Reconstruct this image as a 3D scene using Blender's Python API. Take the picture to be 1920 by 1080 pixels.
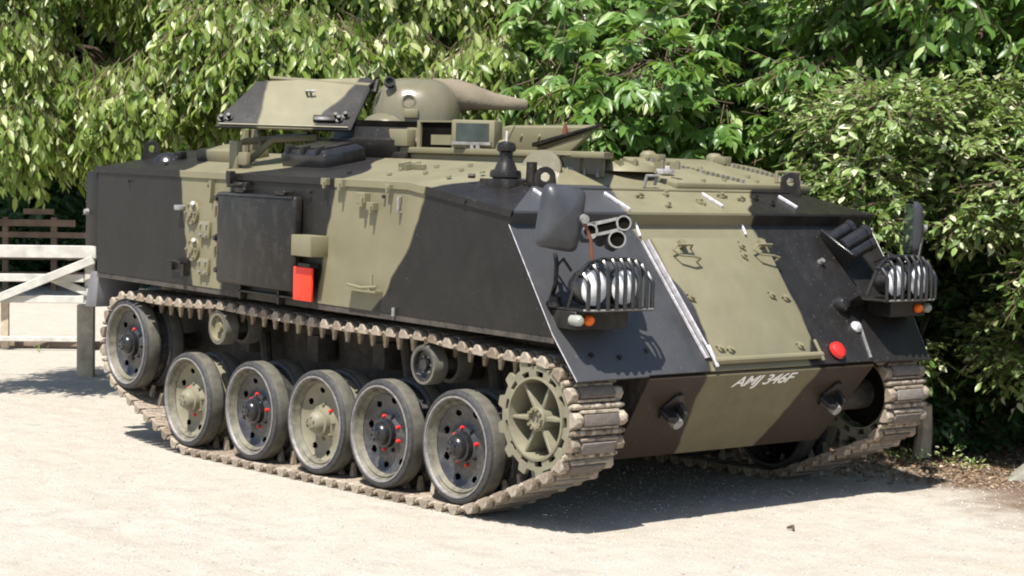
import bpy, bmesh, math, random
import numpy as np
from mathutils import Matrix, Vector, Euler
random.seed(7)
R = math.radians
scene = bpy.context.scene
for o in list(bpy.data.objects): bpy.data.objects.remove(o, do_unlink=True)
COL = scene.collection

# ------------------------------------------------------------------ camera
YAW, PITCH, ROLL, FPX = 2.4544, -0.044, 0.0138, 3543.8
cam_d = bpy.data.cameras.new('camera'); cam = bpy.data.objects.new('camera', cam_d); COL.objects.link(cam)
scene.camera = cam
fw = Vector((math.cos(YAW)*math.cos(PITCH), math.sin(YAW)*math.cos(PITCH), math.sin(PITCH)))
rt = Vector((math.sin(YAW), -math.cos(YAW), 0)); up = rt.cross(fw)
rt2 = math.cos(ROLL)*rt + math.sin(ROLL)*up; up2 = -math.sin(ROLL)*rt + math.cos(ROLL)*up
m = Matrix((rt2, up2, -fw)).transposed().to_4x4(); m.translation = (7.8337, -7.4052, 1.638)
cam.matrix_world = m
cam_d.sensor_width = 36; cam_d.lens = 36*FPX/1920; cam_d.clip_end = 500; cam_d.clip_start = .1
# ------------------------------------------------------------------ light
SUN = Vector((0.20, -0.36, 0.78)).normalized()
w = bpy.data.worlds.new('World'); scene.world = w; w.use_nodes = True
nt = w.node_tree; bg = nt.nodes['Background']; sky = nt.nodes.new('ShaderNodeTexSky')
sky.sky_type = 'NISHITA'; sky.sun_disc = False
sky.sun_elevation = math.asin(SUN.z); sky.sun_rotation = math.atan2(SUN.x, SUN.y)
nt.links.new(sky.outputs[0], bg.inputs[0]); bg.inputs[1].default_value = .095
sl = bpy.data.lights.new('sun', 'SUN'); sl.energy = 4.8; sl.angle = R(.53); sl.color = (1, .96, .90)
so = bpy.data.objects.new('sun', sl); COL.objects.link(so)
so.rotation_euler = SUN.to_track_quat('Z', 'Y').to_euler(); so.location = (0, 0, 20)
scene.view_settings.view_transform = 'Standard'; scene.view_settings.look = 'None'
scene.view_settings.gamma = 1; scene.view_settings.exposure = .88
scene.render.resolution_x = 1024; scene.render.resolution_y = 576
scene.render.engine = 'CYCLES'
scene.cycles.filter_width = 2.0; scene.cycles.max_bounces = 6; scene.cycles.transparent_max_bounces = 4

# ------------------------------------------------------------------ materials
def newmat(name):
    m = bpy.data.materials.new(name); m.use_nodes = True
    return m, m.node_tree, m.node_tree.nodes['Principled BSDF']
def N(nt, t, **k):
    n = nt.nodes.new(t)
    for a, b in k.items(): setattr(n, a, b)
    return n
def noise(nt, co, scale, detail=4, rough=.55):
    n = N(nt, 'ShaderNodeTexNoise'); n.inputs['Scale'].default_value = scale
    n.inputs['Detail'].default_value = detail; n.inputs['Roughness'].default_value = rough
    if co is not None: nt.links.new(co, n.inputs['Vector'])
    return n.outputs['Fac']
def ramp(nt, fac, stops):
    r = N(nt, 'ShaderNodeValToRGB'); e = r.color_ramp.elements
    while len(e) < len(stops): e.new(.5)
    for i, (p, c) in enumerate(stops):
        e[i].position = p; e[i].color = (c[0], c[1], c[2], 1) if hasattr(c, '__len__') else (c, c, c, 1)
    nt.links.new(fac, r.inputs[0]); return r.outputs[0]
def mix(nt, f, a, b, mode='MIX'):
    n = N(nt, 'ShaderNodeMix', data_type='RGBA', blend_type=mode)
    for s, v in ((0, f), (6, a), (7, b)):
        if isinstance(v, bpy.types.NodeSocket): nt.links.new(v, n.inputs[s])
        elif s == 0: n.inputs[0].default_value = v
        else: n.inputs[s].default_value = (*v, 1)
    return n.outputs[2]
def math_(nt, op, a, b=None, c=None):
    n = N(nt, 'ShaderNodeMath', operation=op)
    for i, v in enumerate((a, b, c)):
        if v is None: continue
        if isinstance(v, bpy.types.NodeSocket): nt.links.new(v, n.inputs[i])
        else: n.inputs[i].default_value = v
    return n.outputs[0]
def bump(nt, bsdf, h, strength, dist):
    b = N(nt, 'ShaderNodeBump'); b.inputs['Strength'].default_value = strength; b.inputs['Distance'].default_value = dist
    nt.links.new(h, b.inputs['Height']); nt.links.new(b.outputs[0], bsdf.inputs['Normal'])
def coords(nt): return N(nt, 'ShaderNodeTexCoord').outputs['Object']
def basic(name, col, rough=.6, metal=0, var=.25, scale=9, bmp=.2, bd=.003, dust=0, dustc=(.33, .29, .22), spec=.5, col2=None, rand=False):
    m, nt, b = newmat(name); co = coords(nt)
    n1 = noise(nt, co, scale); lo = tuple(c*(1-var) for c in col); hi = tuple(min(1, c*(1+var)) for c in (col2 or col))
    c = ramp(nt, n1, [(.3, lo), (.7, hi)])
    if dust:
        d = ramp(nt, noise(nt, co, scale*2.3, 6, .7), [(.42, 0), (.72, dust)])
        c = mix(nt, d, c, dustc)
        nt.links.new(math_(nt, 'ADD', math_(nt, 'MULTIPLY', d, .35), rough), b.inputs['Roughness'])
    else: b.inputs['Roughness'].default_value = rough
    if rand:
        oi = N(nt, 'ShaderNodeObjectInfo'); c = mix(nt, 1.0, c, ramp(nt, oi.outputs['Random'], [(0, (.62, .55, .50)), (.5, (.95, .92, .9)), (1, (1.15, 1.15, 1.12))]), 'MULTIPLY')
    nt.links.new(c, b.inputs['Base Color']); b.inputs['Metallic'].default_value = metal
    b.inputs['Specular IOR Level'].default_value = spec
    if bmp: bump(nt, b, noise(nt, co, scale*9, 3), bmp, bd)
    return m
OLIVE = (.178, .161, .097); BLACK = (.0115, .0100, .0088)
def paint(name, boundaries=None, ua=0, va=2, vr=(1.0, 1.9), ur=(-5, 2), soft=.012, rough=.42, dust=.11, streak=True, solid=None, spec=.28, grey_y=None, dirt=(.27, .235, .18), tint=None, base=None):
    """olive and black paint; boundaries: list of [(v, u), ...] curves across which the colour toggles, black first"""
    m, nt, b = newmat(name); co = coords(nt)
    sep = N(nt, 'ShaderNodeSeparateXYZ'); nt.links.new(co, sep.inputs[0])
    wob = math_(nt, 'MULTIPLY', math_(nt, 'SUBTRACT', noise(nt, co, 6, 2), .5), .05)
    if solid is not None: mask = None
    else:
        u = math_(nt, 'ADD', sep.outputs[ua], wob); v = sep.outputs[va]
        mr = N(nt, 'ShaderNodeMapRange'); nt.links.new(v, mr.inputs[0])
        mr.inputs[1].default_value, mr.inputs[2].default_value = vr
        mask = None
        for i, cv in enumerate(boundaries):
            fc = N(nt, 'ShaderNodeFloatCurve'); nt.links.new(mr.outputs[0], fc.inputs['Value'])
            c = fc.mapping.curves[0]; pts = sorted(((p[0]-vr[0])/(vr[1]-vr[0]), (p[1]-ur[0])/(ur[1]-ur[0])) for p in cv)
            pts = [(min(1, max(0, a)), bb) for a, bb in pts]
            while len(c.points) < len(pts): c.points.new(.5, .5)
            for k, p in enumerate(pts): c.points[k].location = p
            if pts[0][0] > 0: c.points.new(0, pts[0][1])
            if pts[-1][0] < 1: c.points.new(1, pts[-1][1])
            fc.mapping.use_clip = True
            fc.mapping.update()
            f = math_(nt, 'ADD', math_(nt, 'MULTIPLY', fc.outputs[0], ur[1]-ur[0]), ur[0])
            s = N(nt, 'ShaderNodeMapRange', interpolation_type='SMOOTHSTEP')
            nt.links.new(math_(nt, 'SUBTRACT', u, f), s.inputs[0])
            s.inputs[1].default_value = -soft; s.inputs[2].default_value = soft
            sg = s.outputs[0]
            mask = sg if mask is None else math_(nt, 'ADD' if i % 2 == 0 else 'SUBTRACT', mask, sg)
    n1 = noise(nt, co, 3.5, 5, .6)
    OL = base or OLIVE
    ol = ramp(nt, n1, [(.3, tuple(c*.88 for c in OL)), (.7, tuple(c*1.10 for c in OL))])
    bl = ramp(nt, n1, [(.25, tuple(c*.85 for c in BLACK)), (.8, (.0175, .0155, .014))])
    if grey_y:
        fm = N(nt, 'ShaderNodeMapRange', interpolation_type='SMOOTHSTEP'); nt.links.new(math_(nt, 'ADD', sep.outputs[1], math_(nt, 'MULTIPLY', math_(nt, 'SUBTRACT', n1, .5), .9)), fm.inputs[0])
        fm.inputs[1].default_value, fm.inputs[2].default_value = grey_y
        bl = mix(nt, fm.outputs[0], (.052, .052, .054), bl)  # black blends to a lighter grey towards negative y
    if solid is not None: c = ol if solid == 'olive' else bl
    else: c = mix(nt, mask, bl, ol)
    # dust and rubbed patches
    mp = N(nt, 'ShaderNodeMapping'); nt.links.new(co, mp.inputs[0]); mp.inputs['Scale'].default_value = (6, 6, 3.5) if streak else (5, 5, 5)
    st = noise(nt, mp.outputs[0], 2.2, 5, .65)
    d = ramp(nt, st, [(.48, 0), (.78, dust)])
    if solid is None: d = math_(nt, 'MULTIPLY', d, math_(nt, 'ADD', math_(nt, 'MULTIPLY', mask, .72), .28))
    c = mix(nt, d, c, dirt)
    if tint: c = mix(nt, tint[0], c, tint[1])
    sc = ramp(nt, noise(nt, co, 70, 2, .5), [(.69, 0), (.75, .30)])
    c = mix(nt, sc, c, (.32, .30, .27))
    nt.links.new(c, b.inputs['Base Color'])
    nt.links.new(math_(nt, 'ADD', math_(nt, 'MULTIPLY', st, .35), rough-.15), b.inputs['Roughness'])
    hb = math_(nt, 'ADD', math_(nt, 'MULTIPLY', noise(nt, co, 4, 3), 1.0), math_(nt, 'MULTIPLY', noise(nt, co, 160, 2), .12))
    bump(nt, b, hb, .35, .006); b.inputs['Specular IOR Level'].default_value = spec
    return m
M = {}
M['side'] = paint('camouflage_paint_side', [
    [(1.06, -2.70), (1.2, -2.73), (1.4, -2.80), (1.55, -2.84), (1.8, -2.866)],
    [(1.06, -2.35), (1.3, -2.29), (1.5, -2.28), (1.8, -2.23)],
    [(1.06, -1.27), (1.4, -1.20), (1.8, -1.10)],
    [(1.06, -.73), (1.109, -.68), (1.17, -.60), (1.272, -.532), (1.416, -.412), (1.592, -.319), (1.8, -.235)]])
M['roof'] = paint('camouflage_paint_roof', [
    [(-1.39, -2.87), (-1.1, -3.1), (-.7, -3.3), (.3, -3.0), (1.39, -2.9)],
    [(-1.39, -2.23), (-1.1, -2.05), (-.7, -2.2), (1.39, -2.2)],
    [(-1.39, -1.10), (-1.1, -1.2), (-.8, -1.55), (1.39, -1.4)],
    [(-1.39, -.235), (-1.1, -.12), (-.85, .13), (-.5, .6), (.6, .6), (.95, .25), (1.39, -.1)]], va=1, vr=(-1.4, 1.4), rough=.4)
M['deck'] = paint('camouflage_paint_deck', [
    [(.1, -.42), (.3, -.52), (.46, -.60)], [(.1, .78), (.2, .62), (.34, .48), (.46, .34)]], ua=1, va=0, vr=(.1, .5), ur=(-2, 2), streak=False, rough=.38, grey_y=(-.6, .1))
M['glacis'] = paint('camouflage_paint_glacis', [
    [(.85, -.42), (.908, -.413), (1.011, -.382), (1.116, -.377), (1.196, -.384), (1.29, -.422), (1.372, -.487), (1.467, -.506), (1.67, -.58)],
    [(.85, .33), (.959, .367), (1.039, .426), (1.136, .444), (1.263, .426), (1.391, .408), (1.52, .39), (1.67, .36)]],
    ua=1, va=2, vr=(.84, 1.7), ur=(-2, 2), rough=.40, dust=.12, spec=.45, grey_y=(-.75, -.15))
M['nose'] = paint('camouflage_paint_nose', [
    [(.38, -.34), (.86, -.45)], [(.38, .25), (.6, .34), (.86, .42)]], ua=1, va=2, vr=(.38, .9), ur=(-2, 2), dust=.25, spec=.10, dirt=(.085, .055, .032), tint=(.36, (.085, .060, .040)))
M['olive'] = paint('olive_paint', solid='olive', rough=.45)
M['black'] = paint('black_paint', solid='black', rough=.38, dust=.12)
M['oliveg'] = paint('olive_gloss_paint', solid='olive', rough=.22, dust=.05, spec=.5, base=(.140, .125, .078))
M['sprock'] = paint('dusty_olive_paint', solid='olive', rough=.5, dust=.5, base=(.185, .17, .115), streak=False, dirt=(.30, .27, .21))
M['blackg'] = basic('black_gloss_paint', (.013, .013, .014), rough=.24, var=.2, bmp=.05, dust=.03)
M['wheelblack'] = basic('worn_black_wheel_paint', (.034, .033, .036), rough=.25, var=.25, bmp=.08, dust=.15)
M['rimdust'] = basic('dusty_rim_wall', (.10, .092, .065), rough=.6, var=.5, scale=12, bmp=.2, dust=.5, dustc=(.27, .245, .18))
M['under'] = basic('dusty_underside', (.035, .031, .026), rough=.8, var=.5, dust=.6, dustc=(.13, .10, .075))
M['rubber'] = basic('tyre_rubber', (.085, .079, .062), rough=.8, var=.25, scale=7, bmp=.3, dust=.45, dustc=(.20, .185, .145))
M['sidewall'] = basic('tyre_sidewall', (.032, .032, .033), rough=.6, var=.4, scale=20, bmp=.5, dust=.3, dustc=(.15, .14, .12))
M['ring'] = basic('worn_steel_ring', (.26, .25, .25), rough=.42, metal=.4, var=.35, scale=30, dust=.5)
M['track'] = basic('dusty_track_steel', (.17, .12, .085), rough=.82, var=.55, scale=22, bmp=.7, bd=.008, dust=.95, dustc=(.48, .43, .35), col2=(.25, .205, .155), rand=True)
M['pad'] = basic('track_pad_rubber', (.17, .155, .14), rough=.8, var=.3, scale=40, bmp=.7, bd=.006, dust=.6, dustc=(.36, .30, .24), rand=True)
M['red'] = basic('red_paint', (.62, .02, .015), rough=.35, var=.15, bmp=0)
M['redboard'] = basic('red_reflector', (.85, .035, .008), rough=.45, var=.12, scale=40, bmp=.1)
M['orange'] = basic('amber_lens', (.75, .14, .01), rough=.2, var=.1, bmp=0)
M['whitelens'] = basic('frosted_lens', (.26, .27, .23), rough=.2, var=.1, bmp=0)
M['white'] = basic('white_lettering_paint', (.78, .77, .72), rough=.6, var=.08, scale=60, bmp=0)
M['bright'] = basic('bright_metal_strip', (.52, .50, .52), rough=.5, metal=.2, var=.35, scale=30, bmp=.05)
M['chrome'] = basic('lamp_reflector', (.95, .95, .93), rough=.30, metal=.0, var=.05, bmp=0)  # white base stands in for sun reflected on the headlamp lens
M['grey'] = basic('grey_flap', (.15, .145, .15), rough=.6, var=.2)
M['mirror'] = basic('black_mirror_housing', (.04, .041, .045), rough=.38, var=.2, bmp=.1)
M['rust'] = basic('rusty_rod', (.15, .05, .025), rough=.6, var=.4)
M['cast'] = basic('bare_cast_metal', (.24, .235, .22), rough=.55, metal=.3, var=.3, scale=30)
M['canvas'] = basic('brown_canvas', (.175, .145, .10), rough=.9, var=.25, scale=5, bmp=.5, bd=.006)
M['dark'] = basic('dark_opening', (.008, .007, .006), rough=.9, var=.3, bmp=0, spec=0)
M['sight'] = basic('vision_block_glass', (.035, .048, .048), rough=.08, var=.3, bmp=0)
M['gatew'] = basic('weathered_white_gate_timber', (.47, .455, .41), rough=.75, var=.22, scale=7, bmp=.4)
M['postw'] = basic('grey_brown_post_timber', (.47, .39, .285), rough=.85, var=.3, scale=8, bmp=.6)
M['fencew'] = basic('brown_fence_timber', (.20, .13, .08), rough=.85, var=.35, scale=3)
M['bark'] = basic('bark', (.115, .08, .05), rough=.9, var=.4, scale=10, bmp=.9, bd=.02)
M['stone'] = basic('grey_stone', (.26, .25, .2), rough=.85, var=.25, scale=8, bmp=.6, bd=.01)
M['sleeper'] = basic('brown_sleeper_timber', (.22, .16, .12), rough=.85, var=.3, scale=5)

def leafmat(name, dark, light, rough=.42, trans=.35, hl=None):
    m, nt, b = newmat(name)
    a = N(nt, 'ShaderNodeAttribute'); a.attribute_name = 'rnd'
    stops = [(.0, dark), (.75, light)] + ([(1.0, hl)] if hl else [])
    c = ramp(nt, a.outputs['Fac'], stops)
    nt.links.new(c, b.inputs['Base Color']); b.inputs['Roughness'].default_value = rough
    b.inputs['Specular IOR Level'].default_value = .5
    t = N(nt, 'ShaderNodeBsdfTranslucent'); g = mix(nt, .5, c, (.25, .36, .03), 'MIX'); nt.links.new(g, t.inputs[0])
    ms = N(nt, 'ShaderNodeMixShader'); ms.inputs[0].default_value = trans
    out = nt.nodes['Material Output']
    nt.links.new(b.outputs[0], ms.inputs[1]); nt.links.new(t.outputs[0], ms.inputs[2]); nt.links.new(ms.outputs[0], out.inputs[0])
    return m
M['leaf_yellow'] = leafmat('leaf_yellow_green', (.085, .155, .022), (.26, .34, .07), hl=(.62, .64, .32), rough=.36, trans=.42)
M['leaf_mid'] = leafmat('leaf_mid_green', (.05, .12, .02), (.17, .30, .065), hl=(.48, .58, .26), rough=.36, trans=.4)
M['leaf_elder'] = leafmat('leaf_pale_green', (.10, .18, .04), (.28, .37, .12), hl=(.68, .68, .42), rough=.38)
M['leaf_dark'] = leafmat('leaf_dark_green', (.017, .046, .012), (.050, .115, .028), trans=.2, hl=(.08, .16, .045), rough=.4)  # green darkened so that sunlit leaves pass for foliage in shade
M['leaf_litter'] = leafmat('dry_leaf', (.10, .055, .03), (.26, .17, .10), rough=.8, trans=.05, hl=(.5, .42, .3))

# ------------------------------------------------------------------ mesh builder
class MB:
    def __init__(s): s.v = []; s.f = []; s.m = []
    def add(s, vs, fs, mi=0, T=None):
        o = len(s.v)
        s.v += [tuple(T @ Vector(p)) if T is not None else tuple(p) for p in vs]
        s.f += [tuple(i+o for i in f) for f in fs]; s.m += [mi]*len(fs)
        return s
    def box(s, x0, x1, y0, y1, z0, z1, mi=0, T=None):
        return s.add([(x, y, z) for z in (z0, z1) for y in (y0, y1) for x in (x0, x1)],
                     [(0, 2, 3, 1), (4, 5, 7, 6), (0, 1, 5, 4), (2, 6, 7, 3), (0, 4, 6, 2), (1, 3, 7, 5)], mi, T)
    def prism(s, poly, h0, h1, mi=0, T=None):       # poly in xy, extruded along z
        n = len(poly); vs = [(x, y, h0) for x, y in poly]+[(x, y, h1) for x, y in poly]
        return s.add(vs, [tuple(range(n-1, -1, -1)), tuple(range(n, 2*n))]+[(i, (i+1) % n, n+(i+1) % n, n+i) for i in range(n)], mi, T)
    def lathe(s, prof, n=32, mi=0, T=None, mis=None):  # profile (r, z) about z
        vs = [(r*math.cos(2*math.pi*k/n), r*math.sin(2*math.pi*k/n), z) for r, z in prof for k in range(n)]
        o = len(s.v); s.v += [tuple(T @ Vector(p)) if T is not None else p for p in vs]
        for i in range(len(prof)-1):
            for k in range(n):
                a, b = i*n+k, i*n+(k+1) % n
                s.f.append((o+a, o+b, o+b+n, o+a+n)); s.m.append(mis[i] if mis else mi)
        return s
    def tube(s, path, r, n=8, mi=0, T=None, caps=True):
        path = [Vector(p) for p in path]; rings = []; rs = r if hasattr(r, '__len__') else [r]*len(path)
        prev = None
        for i, p in enumerate(path):
            d = (path[min(i+1, len(path)-1)]-path[max(i-1, 0)]).normalized()
            if prev is None:
                a = d.orthogonal().normalized()
            else: a = (prev-d*prev.dot(d)).normalized()
            prev = a; b = d.cross(a)
            rings.append([p+(a*math.cos(2*math.pi*k/n)+b*math.sin(2*math.pi*k/n))*rs[i] for k in range(n)])
        vs = [q for r_ in rings for q in r_]; L = len(path)
        fs = [(i*n+k, i*n+(k+1) % n, (i+1)*n+(k+1) % n, (i+1)*n+k) for i in range(L-1) for k in range(n)]
        if caps: fs += [tuple(range(n-1, -1, -1)), tuple(range((L-1)*n, L*n))]
        return s.add(vs, fs, mi, T)
    def mesh(s, name, mats, bevel=0, smooth=35, seg=2):
        me = bpy.data.meshes.new(name); me.from_pydata(s.v, [], s.f)
        for mm in mats: me.materials.append(mm)
        for p, i in zip(me.polygons, s.m): p.material_index = i
        bm = bmesh.new(); bm.from_mesh(me)
        bmesh.ops.recalc_face_normals(bm, faces=bm.faces)
        if bevel:
            bmesh.ops.remove_doubles(bm, verts=bm.verts, dist=1e-6)
            es = [e for e in bm.edges if len(e.link_faces) == 2 and e.calc_face_angle(0) > R(30)]
            bmesh.ops.bevel(bm, geom=es, offset=bevel, segments=seg, affect='EDGES', profile=.5, clamp_overlap=True)
        bm.to_mesh(me); bm.free()
        if smooth:
            me.shade_smooth() if hasattr(me, 'shade_smooth') else None
            try: me.set_sharp_from_angle(angle=R(smooth))
            except Exception: pass
        return me
def link(name, me, parent=None, local=None, label=None):
    o = bpy.data.objects.new(name, me); COL.objects.link(o)
    if parent is not None: o.parent = parent
    if local is not None: o.matrix_local = local
    if label: o['label'] = label
    return o
def mk(name, mb, mats, parent=None, local=None, label=None, bevel=0, smooth=35, seg=2):
    if not isinstance(mats, (list, tuple)): mats = [mats]
    return link(name, mb.mesh(name, mats, bevel, smooth, seg), parent, local, label)
def tag(o, label=None, cat=None, group=None, kind=None):
    for k, v in (('label', label), ('category', cat), ('group', group), ('kind', kind)):
        if v: o[k] = v
    return o
def empty(name, loc=(0, 0, 0), rz=0):
    o = bpy.data.objects.new(name, None); COL.objects.link(o); o.location = loc; o.rotation_euler = (0, 0, rz)
    o.empty_display_size = .2; return o
def frame(x, y, z, o=(0, 0, 0)):
    m = Matrix((Vector(x).normalized(), Vector(y).normalized(), Vector(z).normalized())).transposed().to_4x4(); m.translation = o
    return m
def zto(d, o=(0, 0, 0)):
    m = Vector(d).to_track_quat('Z', 'Y').to_matrix().to_4x4(); m.translation = o; return m
def Tr(x, y, z): return Matrix.Translation((x, y, z))

# ================================================================== SETTING: ground
def ground_mat():
    m, nt, b = newmat('pale_gravel_ground'); co = coords(nt)
    sep = N(nt, 'ShaderNodeSeparateXYZ'); nt.links.new(co, sep.inputs[0])
    big = noise(nt, co, .55, 5, .6); mid = noise(nt, co, 5, 6, .7); fine = noise(nt, co, 55, 4, .7); gr = noise(nt, co, 190, 2, .6)
    c = ramp(nt, mid, [(.25, (.35, .318, .27)), (.5, (.462, .418, .352)), (.75, (.53, .488, .42))])
    c = mix(nt, ramp(nt, big, [(.42, 0), (.62, .5)]), c, (.44, .395, .325))
    c = mix(nt, ramp(nt, fine, [(.3, .5), (.48, 0)]), c, (.26, .22, .17))
    c = mix(nt, ramp(nt, gr, [(.60, 0), (.72, .6)]), c, (.66, .63, .57))
    mp0 = N(nt, 'ShaderNodeMapping'); nt.links.new(co, mp0.inputs[0]); mp0.inputs['Scale'].default_value = (.5, 2.6, 1); mp0.inputs['Rotation'].default_value = (0, 0, R(12))
    c = mix(nt, ramp(nt, noise(nt, mp0.outputs[0], 1.1, 6, .68), [(.52, 0), (.68, .38)]), c, (.37, .315, .24))
    # brown humus along the hedge foot
    wob = math_(nt, 'MULTIPLY', math_(nt, 'SUBTRACT', noise(nt, co, 2.2, 5, .7), .5), 1.5)
    d = math_(nt, 'ADD', math_(nt, 'SUBTRACT', sep.outputs[1], math_(nt, 'MULTIPLY', sep.outputs[0], -.55)), wob)
    h = N(nt, 'ShaderNodeMapRange', interpolation_type='SMOOTHSTEP'); nt.links.new(d, h.inputs[0])
    h.inputs[1].default_value = 1.7; h.inputs[2].default_value = 2.5
    hy = N(nt, 'ShaderNodeMapRange', interpolation_type='SMOOTHSTEP'); nt.links.new(sep.outputs[1], hy.inputs[0]); hy.inputs[1].default_value = 12; hy.inputs[2].default_value = 9
    hx = N(nt, 'ShaderNodeMapRange', interpolation_type='SMOOTHSTEP'); nt.links.new(sep.outputs[0], hx.inputs[0])
    hx.inputs[1].default_value = -6; hx.inputs[2].default_value = -4
    br = ramp(nt, fine, [(.3, (.07, .042, .025)), (.55, (.17, .11, .07)), (.75, (.30, .23, .16))])
    c = mix(nt, math_(nt, 'MULTIPLY', math_(nt, 'MULTIPLY', math_(nt, 'MULTIPLY', h.outputs[0], hy.outputs[0]), hx.outputs[0]), .95), c, br)
    nt.links.new(c, b.inputs['Base Color']); b.inputs['Roughness'].default_value = .92
    b.inputs['Specular IOR Level'].default_value = .2
    mp = N(nt, 'ShaderNodeMapping'); nt.links.new(co, mp.inputs[0]); mp.inputs['Scale'].default_value = (.5, 2.6, 1); mp.inputs['Rotation'].default_value = (0, 0, R(12))
    rut = noise(nt, mp.outputs[0], 1.1, 5, .6)
    hh = math_(nt, 'ADD', math_(nt, 'MULTIPLY', fine, .6), math_(nt, 'ADD', math_(nt, 'MULTIPLY', gr, .35), math_(nt, 'ADD', math_(nt, 'MULTIPLY', mid, 1.2), math_(nt, 'MULTIPLY', rut, 1.5))))
    bump(nt, b, hh, .9, .022)
    return m
gm = ground_mat()
mb = MB(); g = 150
mb.add([(-g, -g, 0), (g, -g, 0), (g, g, 0), (-g, g, 0)], [(0, 1, 2, 3)])
tag(mk('ground', mb, gm, smooth=0), kind='structure')

# yard frame: (a, b) = metres to the right / metres away, measured from the yard's near corner
Y0 = np.array((7.8337, -7.4052)); FH = np.array((math.cos(YAW), math.sin(YAW))); RH = np.array((math.sin(YAW), -math.cos(YAW)))
def yard(a, b, z=0.):
    p = Y0+RH*a+FH*b; return (float(p[0]), float(p[1]), z)

# ================================================================== THE VEHICLE
HP = math.atan(.03)
H = Matrix.Translation((-1.5, 0, 1.0)) @ Matrix.Rotation(HP, 4, 'Y') @ Matrix.Translation((1.5, 0, -1.0))
V = bpy.data.objects.new('armoured_personnel_carrier', None); COL.objects.link(V)
V.matrix_world = H
tag(V, 'tracked armoured personnel carrier in black and olive camouflage parked on pale gravel', 'armoured vehicle')
Hinv = H.inverted()
YS = 1.385
# ---- hull
mb = MB()
def both(fn):
    for s in (-1, 1): fn(s)
def hullside(s):
    y = s*YS
    mb.add([(-4, y, 1.065), (.826, y, 1.065), (.452, y, 1.597), (.484, y, 1.656), (.482, y, 1.668), (-.39, y, 1.778), (-4, y, 1.782)], [(0, 1, 2, 3, 4, 5, 6)], 0)
    # bevelled roof side, split where it turns into the front deck
    mb.add([(-4, y, 1.782), (-.39, y, 1.778), (-.15, s*.70, 1.905), (-4, s*.70, 1.915)], [(0, 1, 2, 3)], 1)
    mb.add([(-.39, y, 1.778), (.482, y, 1.668), (.15, s*.98, 1.800)], [(0, 1, 2)], 1)
    mb.add([(-.39, y, 1.778), (.15, s*.98, 1.800), (-.15, s*.70, 1.905)], [(0, 1, 2)], 1)
both(hullside)
mb.add([(-4, -.7, 1.915), (-.15, -.7, 1.905), (-.15, .7, 1.905), (-4, .7, 1.915)], [(0, 1, 2, 3)], 1)
mb.add([(-.15, -.7, 1.905), (.15, -.98, 1.80), (.15, .98, 1.80), (-.15, .7, 1.905)], [(0, 1, 2, 3)], 1)
mb.add([(.15, -.98, 1.80), (.482, -YS, 1.668), (.482, YS, 1.668), (.15, .98, 1.80)], [(0, 1, 2, 3)], 2)
mb.add([(.482, -YS, 1.668), (.484, -YS, 1.656), (.484, YS, 1.656), (.482, YS, 1.668)], [(0, 1, 2, 3)], 2)
mb.add([(.484, -YS, 1.656), (.452, -YS, 1.597), (.452, YS, 1.597), (.484, YS, 1.656)], [(0, 1, 2, 3)], 3)
mb.add([(.452, -YS, 1.597), (.826, -YS, 1.065), (.826, YS, 1.065), (.452, YS, 1.597)], [(0, 1, 2, 3)], 3)
# sponson floor and lower hull
mb.add([(.826, -YS, 1.065), (.826, YS, 1.065), (-4, YS, 1.065), (-4, -YS, 1.065)], [(0, 1, 2, 3)], 4)
mb.add([(-4, -YS, 1.065), (-4, YS, 1.065), (-4, YS, 1.782), (-4, .7, 1.915), (-4, -.7, 1.915), (-4, -YS, 1.782)], [(0, 1, 2, 3, 4, 5)], 4)
for s in (-1, 1):
    mb.add([(.96, s*.868, .843), (.632, s*.80, .386), (-3.85, s*.80, .386), (-3.95, s*.86, 1.06), (.82, s*.868, 1.06)], [(0, 1, 2, 3, 4)], 4)
mb.add([(.632, -.8, .386), (.632, .8, .386), (-3.85, .8, .386), (-3.85, -.8, .386)], [(0, 1, 2, 3)], 4)
mb.add([(-3.85, -.8, .386), (-3.85, .8, .386), (-3.95, .86, 1.06), (-3.95, -.86, 1.06)], [(0, 1, 2, 3)], 4)
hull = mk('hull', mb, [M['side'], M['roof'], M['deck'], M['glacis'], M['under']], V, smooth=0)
# glacis apron: front plate running down over the trackguards
GN = Vector((.816, 0, .578)); GU = Vector((-.578, 0, .816)); GO = Vector((.9748, 0, .8571))
GT = frame((0, 1, 0), GU, GN, GO)
mb = MB()
mb.prism([(-1.352, 0), (-.868, .004), (-.868, .012), (.868, .012), (.868, .004), (1.352, 0), (1.384, .262), (-1.384, .262)], -.012, 0.0, 0, GT)
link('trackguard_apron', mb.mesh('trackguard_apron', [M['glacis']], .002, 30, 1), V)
for s in (-1, 1):     # bare bright edge of the apron and of the side plate
    mb = MB(); mb.tube([GT @ Vector((s*1.3525, .002, -.004)), GT @ Vector((s*1.3865, .265, -.004)), (.452, s*1.3875, 1.597)], .002, 6)
    mk('bare_edge', mb, M['bright'], V)
# nose plate
NT = frame((0, 1, 0), (.583, 0, .812), (.812, 0, -.583), (.632, 0, .386))
mb = MB(); mb.prism([(-.80, 0), (.80, 0), (.868, .566), (-.868, .566)], -.02, .006, 0, NT)
nose = mk('nose_plate', mb, M['nose'], V, bevel=.003, seg=1)
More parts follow.
